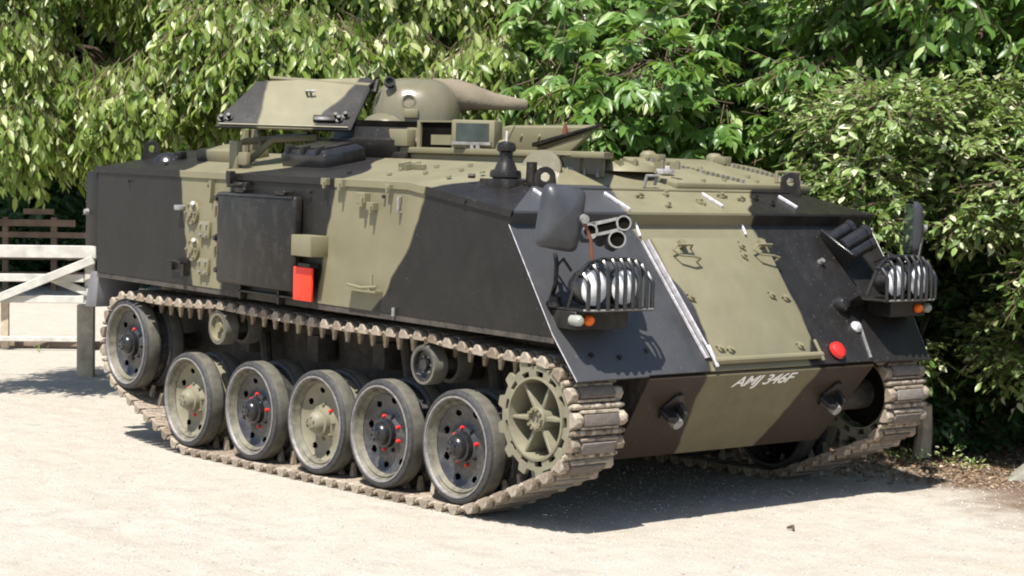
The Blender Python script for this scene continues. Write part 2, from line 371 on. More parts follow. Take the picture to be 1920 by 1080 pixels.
# registration lettering
cu = bpy.data.curves.new('registration', 'FONT'); cu.body = 'AMJ 346F'; cu.size = .098; cu.shear = .30; cu.extrude = .0012
cu.space_character = .93; cu.offset = .0010
to = bpy.data.objects.new('tmp', cu); COL.objects.link(to); bpy.context.view_layer.update()
me = bpy.data.meshes.new_from_object(to.evaluated_get(bpy.context.evaluated_depsgraph_get())); bpy.data.objects.remove(to)
xs = [v.co.x for v in me.vertices]; k = .475/(max(xs)-min(xs))
for v in me.vertices: v.co.x = (v.co.x-min(xs))*k; v.co.y *= 1.0
me.materials.clear(); me.materials.append(M['white'])
link('registration_lettering', me, V, NT @ Tr(-.225, .478, .0078) @ Matrix.Rotation(R(.8), 4, 'Z'), 'hand painted white lettering AMJ 346F on the nose plate')
# ledge under the front deck, top rims along the sides
for s in (-1, 1):
    mb = MB(); y0, y1 = sorted((s*YS, s*(YS+.012)))
    mb.prism([(-4.04, 1.745), (-.41, 1.742), (.47, 1.632), (.486, 1.672), (-.39, 1.786), (-4.04, 1.790)], y0, y1, 0, frame((1, 0, 0), (0, 0, 1), (0, -1, 0)) @ Matrix.Scale(-1, 4, (0, 0, 1)))
    mk('roof_edge_strip', mb, M['side'], V, bevel=.003, seg=1)
    mb = MB()
    for x in (-3.54, -2.49, -2.08, -1.35, -.62, .1): mb.tube([(x, s*(YS+.008), 1.70), (x, s*(YS+.022), 1.70)], .010, 8)
    mk('side_bolt', mb, M['black'], V, label='small bolts below the roof edge')
    mb = MB(); mb.box(-4, .82, *sorted((s*(YS-.035), s*(YS-.004))), 1.03, 1.066)
    mk('sponson_lip', mb, M['under'], V)
# panel seams welded on the flank
mb = MB()
for x in (-2.02,): mb.box(x, x+.006, -YS-.003, -YS, 1.08, 1.74)
mk('weld_seam', mb, M['side'], V)

# ---- engine hatch on the glacis
mb = MB(); mb.prism([(-.41, .075), (.415, .075), (.398, .815), (-.462, .815)], 0, .022, 0, GT)
hatch = mk('engine_access_hatch', mb, M['glacis'], V, bevel=.006, label='large hinged plate on the sloping front')
mb = MB(); mb.tube([GT @ Vector((-.40, .058, .022)), GT @ Vector((.43, .058, .022))], .020, 10)
mk('hinge_bar', mb, M['olive'], hatch)
for y in (-.40, .42):
    mb = MB(); mb.prism([(y-.010, .02), (y+.010, .02), (y+.008, .15), (y-.008, .15)], .022, .036, 0, GT)
    mk('hinge_arm', mb, M['bright' if y < 0 else 'olive'], hatch, bevel=.004)
for y, sg in ((-.285, -1), (.335, -1)):       # grab handles
    mb = MB(); hh = .06
    pts = [(y+.075, .66, .022), (y+.075, .66, hh), (y+.02, .665, hh+.012), (y-.06, .68, hh), (y-.09, .72, hh-.01), (y-.05, .745, hh), (y+.06, .745, hh), (y+.075, .745, .022)]
    mb.tube([GT @ Vector(p) for p in pts], .0065, 6)
    mb.box(-.02, .02, -.02, .02, 0, .03, 0, GT @ Tr(y+.01, .765, .022))
    mk('grab_handle', mb, M['olive'], hatch)
for y, s in ((-.32, .13), (-.25, .12), (.29, .12), (.35, .42), (.25, .44), (.175, .70), (.19, .76), (-.37, .44)):
    mb = MB(); T = GT @ Tr(y, s, .022)
    mb.lathe([(0, .022), (.012, .022), (.014, .012), (.022, .010), (.022, 0)], 10, 0, T); mb.box(-.03, .03, -.007, .007, 0, .012, 0, T @ Matrix.Rotation(1+y*5, 4, 'Z'))
    mk('hatch_fastener', mb, M['olive'], hatch)
# bright rails beside the hatch and short strips
for i, dy in enumerate((0, .018, .034)):
    mb = MB(); mb.prism([(-.535+dy, .80), (-.527+dy, .80), (-.427+dy, .085), (-.438+dy, .085)][::-1], .004, .016+.012*(i == 2), 0, GT)
    mk('bright_rail', mb, M['bright'] if i != 1 else M['cast'], V)
def strip(T, L, w=.012):
    mb = MB(); mb.box(-w/2, w/2, -L/2, L/2, 0, .018, 0, T); mk('weld_strip', mb, M['bright'], V, bevel=.003, seg=1)
strip(GT @ Tr(-.525, .875, 0) @ Matrix.Rotation(R(-3), 4, 'Z'), .09); strip(GT @ Tr(.285, .875, 0) @ Matrix.Rotation(R(-3), 4, 'Z'), .07)
DU = Vector((-.30, 0, .128)).normalized(); DN = Vector((.128, 0, .30)).normalized()
DU = Vector((-.332, 0, .132)).normalized(); DN = Vector((.132, 0, .332)).normalized(); DT = frame((0, 1, 0), DU, DN, (.482, 0, 1.668))
for y, s, L in ((-.585, .12, .22), (.17, .16, .18), (.78, .15, .16), (-1.06, .17, .18)): strip(DT @ Tr(y, s, 0), L, .013)
# deck latches
for y, s in ((-.35, .2), (-.12, .24), (.30, .22), (.42, .18), (.56, .2), (.62, .12), (-.24, .08), (.05, .13)):
    mb = MB(); T = DT @ Tr(y, s, 0); mb.lathe([(0, .03), (.01, .03), (.012, .012), (.02, .01), (.02, 0)], 10, 0, T)
    mb.box(-.006, .006, -.035, .03, 0, .018, 0, T @ Matrix.Rotation(y*4, 4, 'Z'))
    mk('deck_latch', mb, M['olive'] if y < .5 else M['black'], V)
mb = MB(); mb.tube([DT @ Vector((-.9, .300, .004)), DT @ Vector((1.1, .300, .004))], .008, 6)
mk('deck_seam_rod', mb, M['deck'], V)

# ---- lifting eyes
def lifting_eye(x, y, z, rot, mat):
    mb = MB(); ro, ri, n = .056, .024, 18
    T = Tr(x, y, z) @ Matrix.Rotation(rot, 4, 'Z') @ Matrix.Rotation(R(90), 4, 'X')
    vs = []
    for zz in (-.014, .014):
        for k in range(n):
            a = 2*math.pi*k/n
            vs.append((ri*math.cos(a), ri*math.sin(a), zz))
            ox, oy = ro*math.cos(a), ro*math.sin(a)
            if oy < 0: oy = -.085; ox = max(-.075, min(.075, ox*1.25))
            vs.append((ox, oy, zz))
    fs = []
    for k in range(n):
        a, b = 2*k, 2*((k+1) % n); t = 2*n
        fs += [(a, a+1, b+1, b), (t+a, t+b, t+b+1, t+a+1), (a+1, t+a+1, t+b+1, b+1), (a, b, t+b, t+a)]
    mb.add(vs, fs, 0, T)
    mk('lifting_eye', mb, mat, V, bevel=.003, seg=1)
lifting_eye(.20, -.945, 1.838, R(52), M['black']); lifting_eye(.20, .955, 1.848, R(52), M['black'])
lifting_eye(-3.93, -1.02, 1.92, R(60), M['black']); lifting_eye(-3.93, 1.02, 1.92, R(60), M['black'])

# ---- tow shackle brackets on the nose
for y in (-.59, .64):
    mb = MB(); T = NT @ Tr(y, .355, .006)
    mb.prism([(-.055, -.06), (.06, -.075), (.095, 0), (.02, .105), (-.02, .10), (-.075, .02)], 0, .018, 0, T)
    tw = mk('towing_bracket', mb, M['black'], V, bevel=.004)
    mb = MB(); mb.prism([(-.05, 0), (.05, 0), (.035, .075), (0, .095), (-.035, .075)], -.012, .012, 0, T @ Tr(-.045, .0, .015) @ Matrix.Rotation(R(90), 4, 'X') )
    mb.prism([(-.05, 0), (.05, 0), (.035, .075), (0, .095), (-.035, .075)], -.012, .012, 0, T @ Tr(.035, .0, .015) @ Matrix.Rotation(R(90), 4, 'Y') @ Matrix.Rotation(R(90), 4, 'Z'))
    mk('towing_lug', mb, M['black'], tw, bevel=.003, seg=1)
    mb = MB(); mb.lathe([(0, .095), (.03, .09), (.036, .07), (.03, .0)], 14, 0, T @ Tr(.0, -.03, .01))
    mk('towing_pin', mb, M['cast'], tw)

# ---- stowage bin and side fittings
mb = MB(); mb.box(-2.30, -1.43, -1.455, -YS, 1.115, 1.672)
binn = mk('stowage_bin', mb, M['black'], V, bevel=.022, seg=3, label='black flat bin on the flank')
mb = MB(); mb.box(-2.285, -1.445, -1.462, -1.44, 1.655, 1.668)
mk('bin_lid_rim', mb, M['blackg'], binn, bevel=.004)
for x in (-2.05, -1.60):
    mb = MB(); mb.box(x-.05, x+.05, -1.45, -YS, 1.672, 1.70); mb.tube([(x-.06, -1.44, 1.69), (x+.06, -1.44, 1.69)], .012, 8)
    mk('hinge', mb, M['black'], binn, bevel=.003, seg=1)
for x, z in ((-2.325, 1.63), (-2.33, 1.385), (-2.31, 1.19), (-1.415, 1.40), (-1.41, 1.36)):
    mb = MB(); mb.lathe([(0, .05), (.016, .05), (.018, .03), (.028, .028), (.028, 0)], 12, 0, zto((0, -1, 0), (x, -YS-.02, z)))
    mb.box(x-.05, x+.01, -1.42, -1.40, z-.012, z+.012)
    mk('bin_clamp', mb, M['blackg'], binn)
mb = MB()
for x in (-2.05, -1.62): mb.box(x-.008, x+.008, -1.43, -YS, 1.03, 1.12)
mb.box(-2.1, -1.44, -1.43, -YS-.002, 1.075, 1.085)
mk('bin_bracket', mb, M['black'], binn)
mb = MB(); mb.box(-1.375, -1.17, -1.505, -YS, 1.335, 1.455)
mk('side_box', mb, M['olive'], V, bevel=.005, label='small olive square box above the red board')
mb = MB(); mb.box(-1.425, -1.235, -1.452, -1.436, 1.075, 1.268)
rb = mk('reflector_board', mb, M['redboard'], V, bevel=.004, label='bright red rectangular board hanging on the flank')
mb = MB(); mb.box(-1.39, -1.27, -1.444, -YS, 1.265, 1.29); mk('board_hanger', mb, M['black'], rb)
for (x, z) in ((-2.70, 1.525), (-2.68, 1.295)):     # round valve flanges
    T = zto((0, -1, 0), (x, -YS, z)); mb = MB()
    mb.lathe([(0, .035), (.026, .035), (.028, .022), (.050, .020), (.074, .020), (.076, 0)], 24, 0, T)
    mk_f = mk('valve_flange', mb, M['olive'], V)
    for k in range(6):
        a = k*math.pi/3; mb = MB(); mb.lathe([(0, .034), (.009, .034), (.009, .018)], 6, 0, T @ Tr(.056*math.cos(a), .056*math.sin(a), 0))
        mk('flange_bolt', mb, M['olive'], mk_f, smooth=0)
    mb = MB(); mb.tube([T @ Vector((.045, .05, .03)), T @ Vector((.062, .062, .045))], .014, 8); mk('valve_plug', mb, M['cast'], mk_f)
for (x, z) in ((-2.53, 1.425), (-2.535, 1.192)):    # square flanges
    mb = MB(); mb.box(x-.058, x+.058, -1.408, -YS, z-.052, z+.052)
    sq = mk('square_flange', mb, M['olive'], V, bevel=.005)
    for dx in (-.036, .036):
        for dz in (-.032, .032):
            mb = MB(); mb.lathe([(0, .014), (.010, .014), (.010, 0)], 6, 0, zto((0, -1, 0), (x+dx, -1.407, z+dz))); mk('flange_bolt', mb, M['cast'], sq, smooth=0)
mb = MB(); mb.box(-2.86, -2.78, -1.44, -YS, 1.535, 1.568); mk('hinge_lug', mb, M['cast'], V, bevel=.006)
for z in (1.56, 1.31):
    mb = MB(); mb.box(-2.40, -2.36, -1.41, -YS, z-.04, z+.04); mb.tube([(-2.38, -1.42, z+.02), (-2.38, -1.42, z-.05)], .010, 8); mk('latch_bracket', mb, M['olive'], V)
mb = MB(); mb.prism([(0, 0), (.03, 0), (.022, -.10), (.012, -.14)], 0, .03, 0, frame((1, 0, 0), (0, 0, 1), (0, -1, 0), (-2.47, -YS, 1.735)))
mk('drip_tab', mb, M['olive'], V)
mb = MB(); mb.tube([(-2.93, -1.40, 1.20), (-2.93, -1.43, 1.21), (-2.85, -1.43, 1.215), (-2.77, -1.43, 1.205), (-2.77, -1.395, 1.20)], .010, 6)
mb.box(-2.79, -2.755, -1.42, -YS, 1.12, 1.20); mb.box(-2.945, -2.92, -1.41, -YS, 1.15, 1.205)
mk('rope_cleat', mb, M['black'], V)
for x, z, sz in ((-.81, 1.655, .06), (-.72, 1.62, .045), (-1.03, 1.735, .05), (-1.18, 1.745, .04), (-.56, 1.74, .03)):
    mb = MB(); mb.box(x-sz*.7, x+sz*.7, -1.425, -YS, z, z+sz); mb.box(x+sz*.3, x+sz*.6, -1.44, -1.42, z-.02, z+sz*.6)
    mk('tie_down_bracket', mb, M['olive'], V, bevel=.003, seg=1)
mb = MB(); mb.tube([(-.47, -1.39, 1.70), (-.47, -1.41, 1.70), (-.47, -1.41, 1.62), (-.47, -1.39, 1.62)], .008, 6); mk('strap_loop', mb, M['cast'], V)
mb = MB(); mb.box(-.92, -.62, -1.44, -YS, 1.170, 1.182); mb.tube([(-.9, -1.43, 1.2), (-.76, -1.43, 1.19), (-.62, -1.43, 1.205)], .009, 6); mb.tube([(-.685, -1.42, 1.18), (-.685, -1.42, 1.27)], .008, 6)
mk('tow_cleat', mb, M['olive'], V)
mb = MB(); mb.tube([(-.50, -1.40, 1.055), (-.50, -1.40, 1.10)], .010, 8); mk('drain_plug', mb, M['cast'], V)
mb = MB(); mb.box(-2.25, -2.02, -1.42, -YS, 1.70, 1.735); mb.tube([(-2.2, -1.42, 1.72), (-2.06, -1.42, 1.72)], .014, 8); mb.box(-2.21, -2.16, -1.45, -1.41, 1.73, 1.80)
mk('roof_clamp', mb, M['black'], V, bevel=.003, seg=1)
# rear bin strip and mudflap
mb = MB(); mb.box(-4.205, -4.004, -1.375, -.5, 1.235, 1.748)
rbin = mk('rear_bin', mb, M['side'], V, bevel=.01)
mb = MB(); mb.lathe([(0, .03), (.018, .025), (.024, 0)], 12, 0, zto((0, -1, 0), (-4.17, -1.375, 1.47))); mk('bin_catch', mb, M['cast'], rbin)
for s in (-1, 1):
    mb = MB(); y0, y1 = (-1.37, -1.05) if s < 0 else (1.05, 1.37)
    mb.prism([(-4.0, 1.062), (-4.12, 1.06), (-4.20, .81), (-4.035, .82)], y0, y1, 0, Matrix(((1, 0, 0, 0), (0, 0, 1, 0), (0, 1, 0, 0), (0, 0, 0, 1))))
    mk('mudflap', mb, M['grey'], V, bevel=.004)

# ---- roof fittings
BN = Vector((0, -.133, .685)).normalized()
def bev(x, y): return 1.780+(y+YS)/(YS-.7)*.134          # height of the near roof slope
def roofT(x, y, rz=0):
    return frame((1, 0, 0), (0, .981, .191), (0, -.191, .981), (x, y, bev(x, y))) @ Matrix.Rotation(rz, 4, 'Z')
mb = MB(); mb.lathe([(0, .05), (.04, .046), (.075, .03), (.09, .012), (.10, 0)], 24, 0, roofT(-3.68, -1.04))
dm = mk('fuel_filler_dome', mb, M['blackg'], V)
mb = MB(); mb.box(.07, .16, -.02, .03, 0, .05, 0, roofT(-3.68, -1.0)); mk('dome_latch', mb, M['black'], dm, bevel=.004)
mb = MB(); mb.box(-.30, .22, -.09, .16, -.01, .075, 0, roofT(-2.98, -.95))
mk('roof_stowage_box', mb, M['roof'], V, bevel=.012)
mb = MB(); mb.box(-.04, .055, -.02, .02, -.02, .17, 0, Tr(-2.52, -1.20, bev(0, -1.2))); mb.box(.055, .16, -.015, .015, .02, .10, 0, Tr(-2.52, -1.20, bev(0, -1.2)))
mk('roof_bracket', mb, M['olive'], V, bevel=.004)
mb = MB(); mb.prism([(0, 0), (.16, 0), (.05, .20)], 0, .02, 0, frame((1, 0, 0), (0, 0, 1), (0, -1, 0), (-2.62, -1.02, 1.93)))
mb.tube([(-2.52, -1.1, 1.86), (-2.4, -1.0, 2.0), (-2.2, -.8, 2.02)], .022, 8)
mk('flap_stay', mb, M['olive'], V)
# black ventilator box with lid
T = roofT(-1.80, -.93); mb = MB()
mb.add([(-.36, -.15, -.01), (.12, -.15, -.01), (.12, .15, -.01), (-.36, .15, -.01), (-.36, -.15, .07), (.12, -.15, .07), (.12, .15, .07), (-.36, .15, .07), (-.33, -.12, .10), (.09, -.12, .10), (.09, .12, .10), (-.33, .12, .10)],
       [(3, 2, 1, 0), (8, 9, 10, 11)]+[(a, (a+1) % 4, (a+1) % 4+4, a+4) for a in range(4)]+[(a+4, (a+1) % 4+4, (a+1) % 4+8, a+8) for a in range(4)], 0, T)
vb = mk('roof_ventilator', mb, M['blackg'], V, bevel=.004)
mb = MB(); mb.box(-.31, .07, -.105, .105, .098, .112, 0, T); mk('ventilator_lid', mb, M['black'], vb, bevel=.004)
for x in (-.29, -.12, .04):
    mb = MB(); mb.box(x-.02, x+.02, -.148, -.09, .07, .122, 0, T); mk('lid_hinge', mb, M['black'], vb, bevel=.004)
# roof bolts
for x, y in ((-.77, -.93), (-.95, -1.05), (-.62, -1.12), (-.45, -1.0), (-1.05, -.85), (-.3, -1.2), (-1.25, -1.2), (-.55, -.86), (-.85, -1.2), (-3.4, -1.2), (-.2, -1.05)):
    mb = MB(); mb.lathe([(0, .012), (.014, .012), (.016, 0)], 8, 0, roofT(x, y)); mk('roof_bolt', mb, M['olive'] if x > -1.2 else M['black'], V, smooth=0)
mb = MB(); T = roofT(-.9, -1.0); mb.box(-.10, .12, -.008, .008, 0, .025, 0, T); mb.box(-.10, -.05, -.03, .03, 0, .035, 0, T); mb.box(-.02, .0, -.05, .02, 0, .03, 0, T)
mk('lifting_clip', mb, M['olive'], V)
# antenna base
T = Tr(.02, -1.06, 1.745); RZ = Matrix.Rotation(R(8), 4, 'Z'); mb = MB()
mb.box(-.115, .10, -.09, .10, 0, .075, 0, T @ RZ)
ab = mk('antenna_base', mb, M['black'], V, bevel=.006)
mb = MB(); mb.lathe([(0, .235), (.018, .235), (.045, .225), (.052, .205), (.050, .185), (.036, .175), (.036, .14), (.050, .115), (.062, .085), (.080, .08), (.085, .065), (.085, .045), (.07, .04), (.07, 0)], 24, 0, T @ Tr(-.01, 0, .04))
mk('insulator', mb, M['black'], ab)
mb = MB(); mb.tube([T @ Vector((-.01, 0, .27)), T @ Vector((-.01, 0, .33))], .007, 6); mk('antenna_stub', mb, M['bright'], ab)
mb = MB(); mb.lathe([(0, .12), (.028, .12), (.03, 0)], 14, 0, T @ Tr(.115, .075, .05)); mb.box(.06, .16, .02, .12, 0, .06, 0, T)
mk('cable_gland', mb, M['black'], ab)
mb = MB(); mb.tube([(-.10, -1.18, 1.83), (-.13, -1.2, 1.83)], .012, 8); mk('cable_clip', mb, M['black'], V)

# ---- cupola and driver's position
mb = MB(); mb.prism([(-1.95, -.47), (-1.80, -.55), (.22, -.55), (.0, -.30), (-.34, .02), (-.8, .4), (-1.6, .45), (-1.95, .2)], 1.945, 1.982)
cup = mk('cupola_flange', mb, M['roof'], V, bevel=.006)
mb = MB(); mb.prism([(-1.9, -.45), (-1.78, -.52), (-.22, -.52), (-.25, -.2), (-.45, .0), (-.8, .35), (-1.5, .4), (-1.9, .2)], 1.84, 1.945)
mk('cupola_wall', mb, M['olive'], cup, bevel=.01)
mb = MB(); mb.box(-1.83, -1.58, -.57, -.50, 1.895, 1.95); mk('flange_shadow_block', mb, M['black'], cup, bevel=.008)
mb = MB(); mb.box(-1.52, -1.16, -.50, -.30, 1.983, 2.135)
ps = mk('periscope_housing', mb, M['dark'], cup, bevel=.004)
mb = MB(); mb.box(-1.53, -1.15, -.515, -.28, 2.135, 2.146); mb.box(-1.53, -1.50, -.515, -.30, 1.983, 2.135); mb.box(-1.18, -1.15, -.515, -.30, 1.983, 2.135); mb.box(-1.40, -1.20, -.505, -.49, 2.0, 2.06)
mk('periscope_frame', mb, M['olive'], ps)
mb = MB(); mb.box(-1.80, -1.56, -.57, -.50, 1.985, 2.09)
ob = mk('cupola_box', mb, M['olive'], cup, bevel=.006)
PT = Tr(-.98, -.50, 1.985) @ Matrix.Rotation(R(28), 4, 'Z')
mb = MB(); mb.box(-.14, .14, -.03, .10, 0, .165, 0, PT); sg = mk('sight_housing', mb, M['olive'], cup, bevel=.012)
mb = MB(); mb.box(-.105, .105, -.036, -.028, .04, .145, 0, PT); mk('sight_glass', mb, M['sight'], sg)
mb = MB(); mb.box(-.125, .125, -.05, -.031, .018, .036, 0, PT); mk('sight_sill', mb, M['cast'], sg)
for i in range(5):
    x = -1.12+i*.055; mb = MB(); mb.lathe([(0, .03), (.012, .03), (.014, 0)], 8, 0, Tr(x, -.535, 1.982)); mk('cupola_bolt', mb, M['cast'], cup)
mb = MB(); mb.tube([(-.72, -.5, 1.98), (-.70, -.48, 2.05), (-.66, -.46, 2.12)], [.022, .015, .006], 8); mb.lathe([(0, .06), (.03, .05), (.045, .02), (.05, 0)], 12, 0, Tr(-.7, -.5, 1.982))
mk('hatch_spindle', mb, M['olive'], cup)
# raised hatch lid leaning back behind the cupola
mb = MB(); mb.add([(-1.40, .0, 1.985), (-.98, .0, 1.985), (-.43, .0, 2.128), (-1.34, .0, 2.125), (-1.50, .14, 1.985), (-1.08, .14, 1.985), (-.53, .14, 2.150), (-1.44, .14, 2.14)],
               [(0, 1, 2, 3), (1, 5, 6, 2), (5, 4, 7, 6), (4, 0, 3, 7), (3, 2, 6, 7), (4, 5, 1, 0)])
hl = mk('roof_hatch_lid', mb, M['olive'], V, bevel=.006)
mb = MB(); mb.prism([(-.99, 2.005), (-.40, 2.136), (-.39, 2.148), (-.99, 2.03)], -.05, .0, 0, Matrix(((1, 0, 0, 0), (0, 0, 1, 0), (0, 1, 0, 0), (0, 0, 0, 1))))
mk('lid_edge', mb, M['black'], hl, bevel=.002, seg=1)
mb = MB(); mb.prism([(-.93, 1.985), (-.66, 1.985), (-.50, 2.09), (-.85, 2.01)], -.03, .01, 0, Matrix(((1, 0, 0, 0), (0, 0, 1, 0), (0, 1, 0, 0), (0, 0, 0, 1))))
mk('lid_gusset', mb, M['olive'], hl, bevel=.004)
mb = MB(); mb.tube([(-.72, -.02, 2.09), (-.71, -.03, 2.155)], [.02, .006], 8); mk('lid_knob', mb, M['rust'], hl)
for x in (-1.15, -.98): 
    mb = MB(); mb.lathe([(0, .012), (.012, .012), (.014, 0)], 8, 0, zto((0, -1, 0), (x, 0, 2.07))); mk('lid_bolt', mb, M['olive'], hl)
# driver's periscope
T = Tr(.0, -.56, 1.845)
T = frame((.707, .707, 0), (-.707, .707, 0), (0, 0, 1), (-.035, -.485, 1.843))
mb = MB(); mb.box(-.125, .125, .01, .10, 0, .110, 0, T)
dp = mk('driver_periscope', mb, M['olive'], V, bevel=.006)
mb = MB(); mb.box(-.115, -.010, -.004, .012, .015, .105, 0, T); mk('periscope_glass', mb, M['sight'], dp)
mb = MB(); mb.box(.010, .110, -.004, .012, .015, .105, 0, T); mk('periscope_glass', mb, M['sight'], dp)
mb = MB(); mb.box(-.145, .15, -.035, .12, .112, .124, 0, T); mk('periscope_roof', mb, M['olive'], dp, bevel=.003)
for x in (-.075, .02, .09):
    mb = MB(); mb.lathe([(0, .05), (.004, .045), (.008, .02), (.012, 0)], 8, 0, T @ Tr(x, -.03, 0)); mk('periscope_stud', mb, M['cast'], dp)
mb = MB(); mb.lathe([(0, .02), (.11, .018), (.115, 0)], 28, 0, zto((.55, -.75, .35), (-.12, -.70, 1.875)))
mk('round_cover', mb, M['oliveg'], V)
# driver hatch: shallow dished lid
mb = MB(); mb.lathe([(0, .055), (.14, .05), (.19, .03), (.21, 0)], 28, 0, Tr(-.13, -.10, 1.88))
dh = mk('driver_hatch', mb, M['olive'], V)
for x, y in ((.02, -.15), (.10, -.02), (.08, .12), (-.02, -.22)):
    mb = MB(); mb.box(-.03, .03, -.012, .012, 0, .04, 0, Tr(x, y, 1.90) @ Matrix.Rotation(x*9, 4, 'Z')); mb.lathe([(0, .05), (.01, .05), (.012, 0)], 8, 0, Tr(x+.02, y, 1.90))
    mk('hatch_clamp', mb, M['olive'], dh)
# engine decking plate, higher and sloping to the front, with cast tread strips
def epl(x, y): # height of sloping deck
    return 1.965-(x+.49)*.21
mb = MB(); q = [(-.49, .24), (.08, .02), (.17, .05), (.17, 1.16), (-.30, 1.20), (-.49, 1.02)]
vs = [(x, y, epl(x, y)) for x, y in q]+[(x, y, 1.79) for x, y in q]; n = len(q)
mb.add(vs, [tuple(range(n)), tuple(range(2*n-1, n-1, -1))]+[(i, n+i, n+(i+1) % n, (i+1) % n) for i in range(n)])
ed = mk('engine_deck', mb, M['olive'], V, bevel=.008)
for (x0, y0, x1, y1, nn) in ((-.40, .36, .13, .62, 20), (-.44, .92, .12, 1.13, 20)):
    for i in range(nn):
        t = i/(nn-1); x = x0+(x1-x0)*t; y = y0+(y1-y0)*t
        mb = MB(); mb.box(-.009, .009, -.012, .012, 0, .018, 0, Tr(x, y, epl(x, y))); mk('tread_stud', mb, M['cast' if i % 2 == 1 else 'olive'], ed, smooth=0)
for (x, y, a, b) in ((-.46, .42, .10, .05), (-.44, .96, .07, .05)):
    mb = MB(); mb.lathe([(0, .05), (.03, .048), (.05, .03), (.055, -.02)], 14, 0, Tr(x, y, 1.955)); mb.box(-.02, .12, -.03, .03, -.02, .03, 0, Tr(x, y, 1.955)); mk('deck_hinge', mb, M['olive'], ed, bevel=.004)
mb = MB(); mb.tube([(.12, .92, 1.84), (.12, .92, 1.90), (.10, 1.14, 1.90), (.10, 1.14, 1.84)], .011, 8); mk('deck_handle', mb, M['olive'], ed)
mb = MB(); mb.box(-.03, .03, -.05, .05, 0, .05, 0, Tr(-.02, .14, epl(-.02, .14))); mk('deck_clip', mb, M['bright'], ed, bevel=.01)
for x, y in ((.1, .5), (.12, .75), (.0, .8), (-.2, .6), (.13, .3)):
    mb = MB(); mb.lathe([(0, .015), (.014, .015), (.016, 0)], 8, 0, Tr(x, y, epl(x, y))); mk('deck_bolt', mb, M['olive'], ed)
# handles at front of decking and a coiled cable
mb = MB(); mb.tube([(.17, -.12, 1.81), (.19, -.12, 1.86), (.19, -.2, 1.86), (.17, -.2, 1.80)], .010, 8); mk('rail_handle', mb, M['cast'], V)

# ---- turret
TR_ = Vector((.634, .773, 0)).normalized(); TF = Vector((.772, -.635, 0)).normalized()
def TP(lat, z, d=0): return Vector((-1.9, 0, 0))+TR_*lat+TF*d+Vector((0, 0, z))
c0 = TP(-.25, 1.90)
mb = MB(); mb.lathe([(.50, 0), (.53, .06), (.53, .12), (.50, .135), (.485, .20), (.45, .205), (0, .205)], 48, 0, Matrix.Translation(c0))
tur = mk('turret_ring', mb, M['roof'], V)
mb = MB(); mb.lathe([(.47, 0), (.47, .035), (.0, .035)], 40, 0, Matrix.Translation(TP(-.27, 2.105))); mk('turret_race', mb, M['dark'], tur)
# rounded drum-shaped body
mb = MB(); n, mrings = 40, 14; vs = []; fs = []
TT = frame(TR_, TF.cross(TR_)*0+Vector((-TF.x, -TF.y, 0)), (0, 0, 1), TP(-.20, 2.13))
for i in range(mrings+1):
    ph = (i/mrings)*math.pi/2; rr = math.cos(ph)**.55; zz = .295*math.sin(ph)**.95
    for k in range(n):
        a = 2*math.pi*k/n; ca, sa = math.cos(a), math.sin(a); e = .8
        vs.append((.295*rr*abs(ca)**e*(1 if ca > 0 else -1), .37*rr*abs(sa)**e*(1 if sa > 0 else -1), zz))
fs = [(i*n+k, i*n+(k+1) % n, (i+1)*n+(k+1) % n, (i+1)*n+k) for i in range(mrings) for k in range(n)]
mb.add(vs, fs, 0, TT)
body = mk('turret_dome', mb, M['oliveg'], tur, smooth=60)
mb = MB(); mb.lathe([(.022, .02), (.022, .05), (.034, .05), (.036, 0)], 16, 0, zto(TF+Vector((0, 0, .25)), TP(-.36, 2.378, .27))); mb.lathe([(0, .03), (.024, .03)], 16, 0, zto(TF+Vector((0, 0, .25)), TP(-.36, 2.378, .27)))
mk('gunner_sight_port', mb, M['black'], tur)
mb = MB(); mb.lathe([(0, .02), (.03, .02), (.034, .03), (.045, .03), (.048, 0)], 18, 0, zto(TF+Vector((0, 0, .12)), TP(-.235, 2.265, .325)))
mk('dome_boss', mb, M['oliveg'], tur)
mb = MB(); mb.box(-.04, .05, -.03, .03, -.06, .0, 0, frame(TR_, -TF, (0, 0, 1), TP(-.22, 2.22, .36))); mk('boss_block', mb, M['olive'], tur, bevel=.01)
# lower front cheek bulge
mb = MB(); vs = []
for i in range(9):
    ph = i/8*math.pi/2
    for k in range(24):
        a = 2*math.pi*k/24; vs.append((.18*math.cos(ph)*math.cos(a), .16*math.cos(ph)*math.sin(a), .10*math.sin(ph)))
mb.add(vs, [(i*24+k, i*24+(k+1) % 24, (i+1)*24+(k+1) % 24, (i+1)*24+k) for i in range(8) for k in range(24)], 0, frame(TR_, -TF, (0, 0, 1), TP(-.36, 2.10, .24)))
mk('turret_cheek', mb, M['oliveg'], tur)
# canvas cover over the gun
mb = MB(); prof = [(-.10, 2.29, .125, .15), (.05, 2.315, .10, .115), (.14, 2.305, .08, .095), (.30, 2.285, .045, .062), (.42, 2.28, .03, .045), (.50, 2.278, .022, .034), (.51, 2.278, .018, .028)]
vs = []; n = 20; rnd = random.Random(3)
for i, (la, z, a_, b_) in enumerate(prof):
    for k in range(n):
        a = 2*math.pi*k/n; wv = 1+.07*math.sin(3*a+i*1.3)+.04*rnd.uniform(-1, 1)
        zz = b_*math.sin(a)*wv
        if i in (2, 3, 4) and math.sin(a) < -.3: zz *= .8
        vs.append(tuple(TP(la, z+zz, a_*math.cos(a)*wv+.02)))
fs = [(i*n+k, i*n+(k+1) % n, (i+1)*n+(k+1) % n, (i+1)*n+k) for i in range(len(prof)-1) for k in range(n)]+[tuple(range((len(prof)-1)*n, len(prof)*n))]
mb.add(vs, fs)
cv = mk('gun_canvas_cover', mb, M['canvas'], tur, smooth=60)
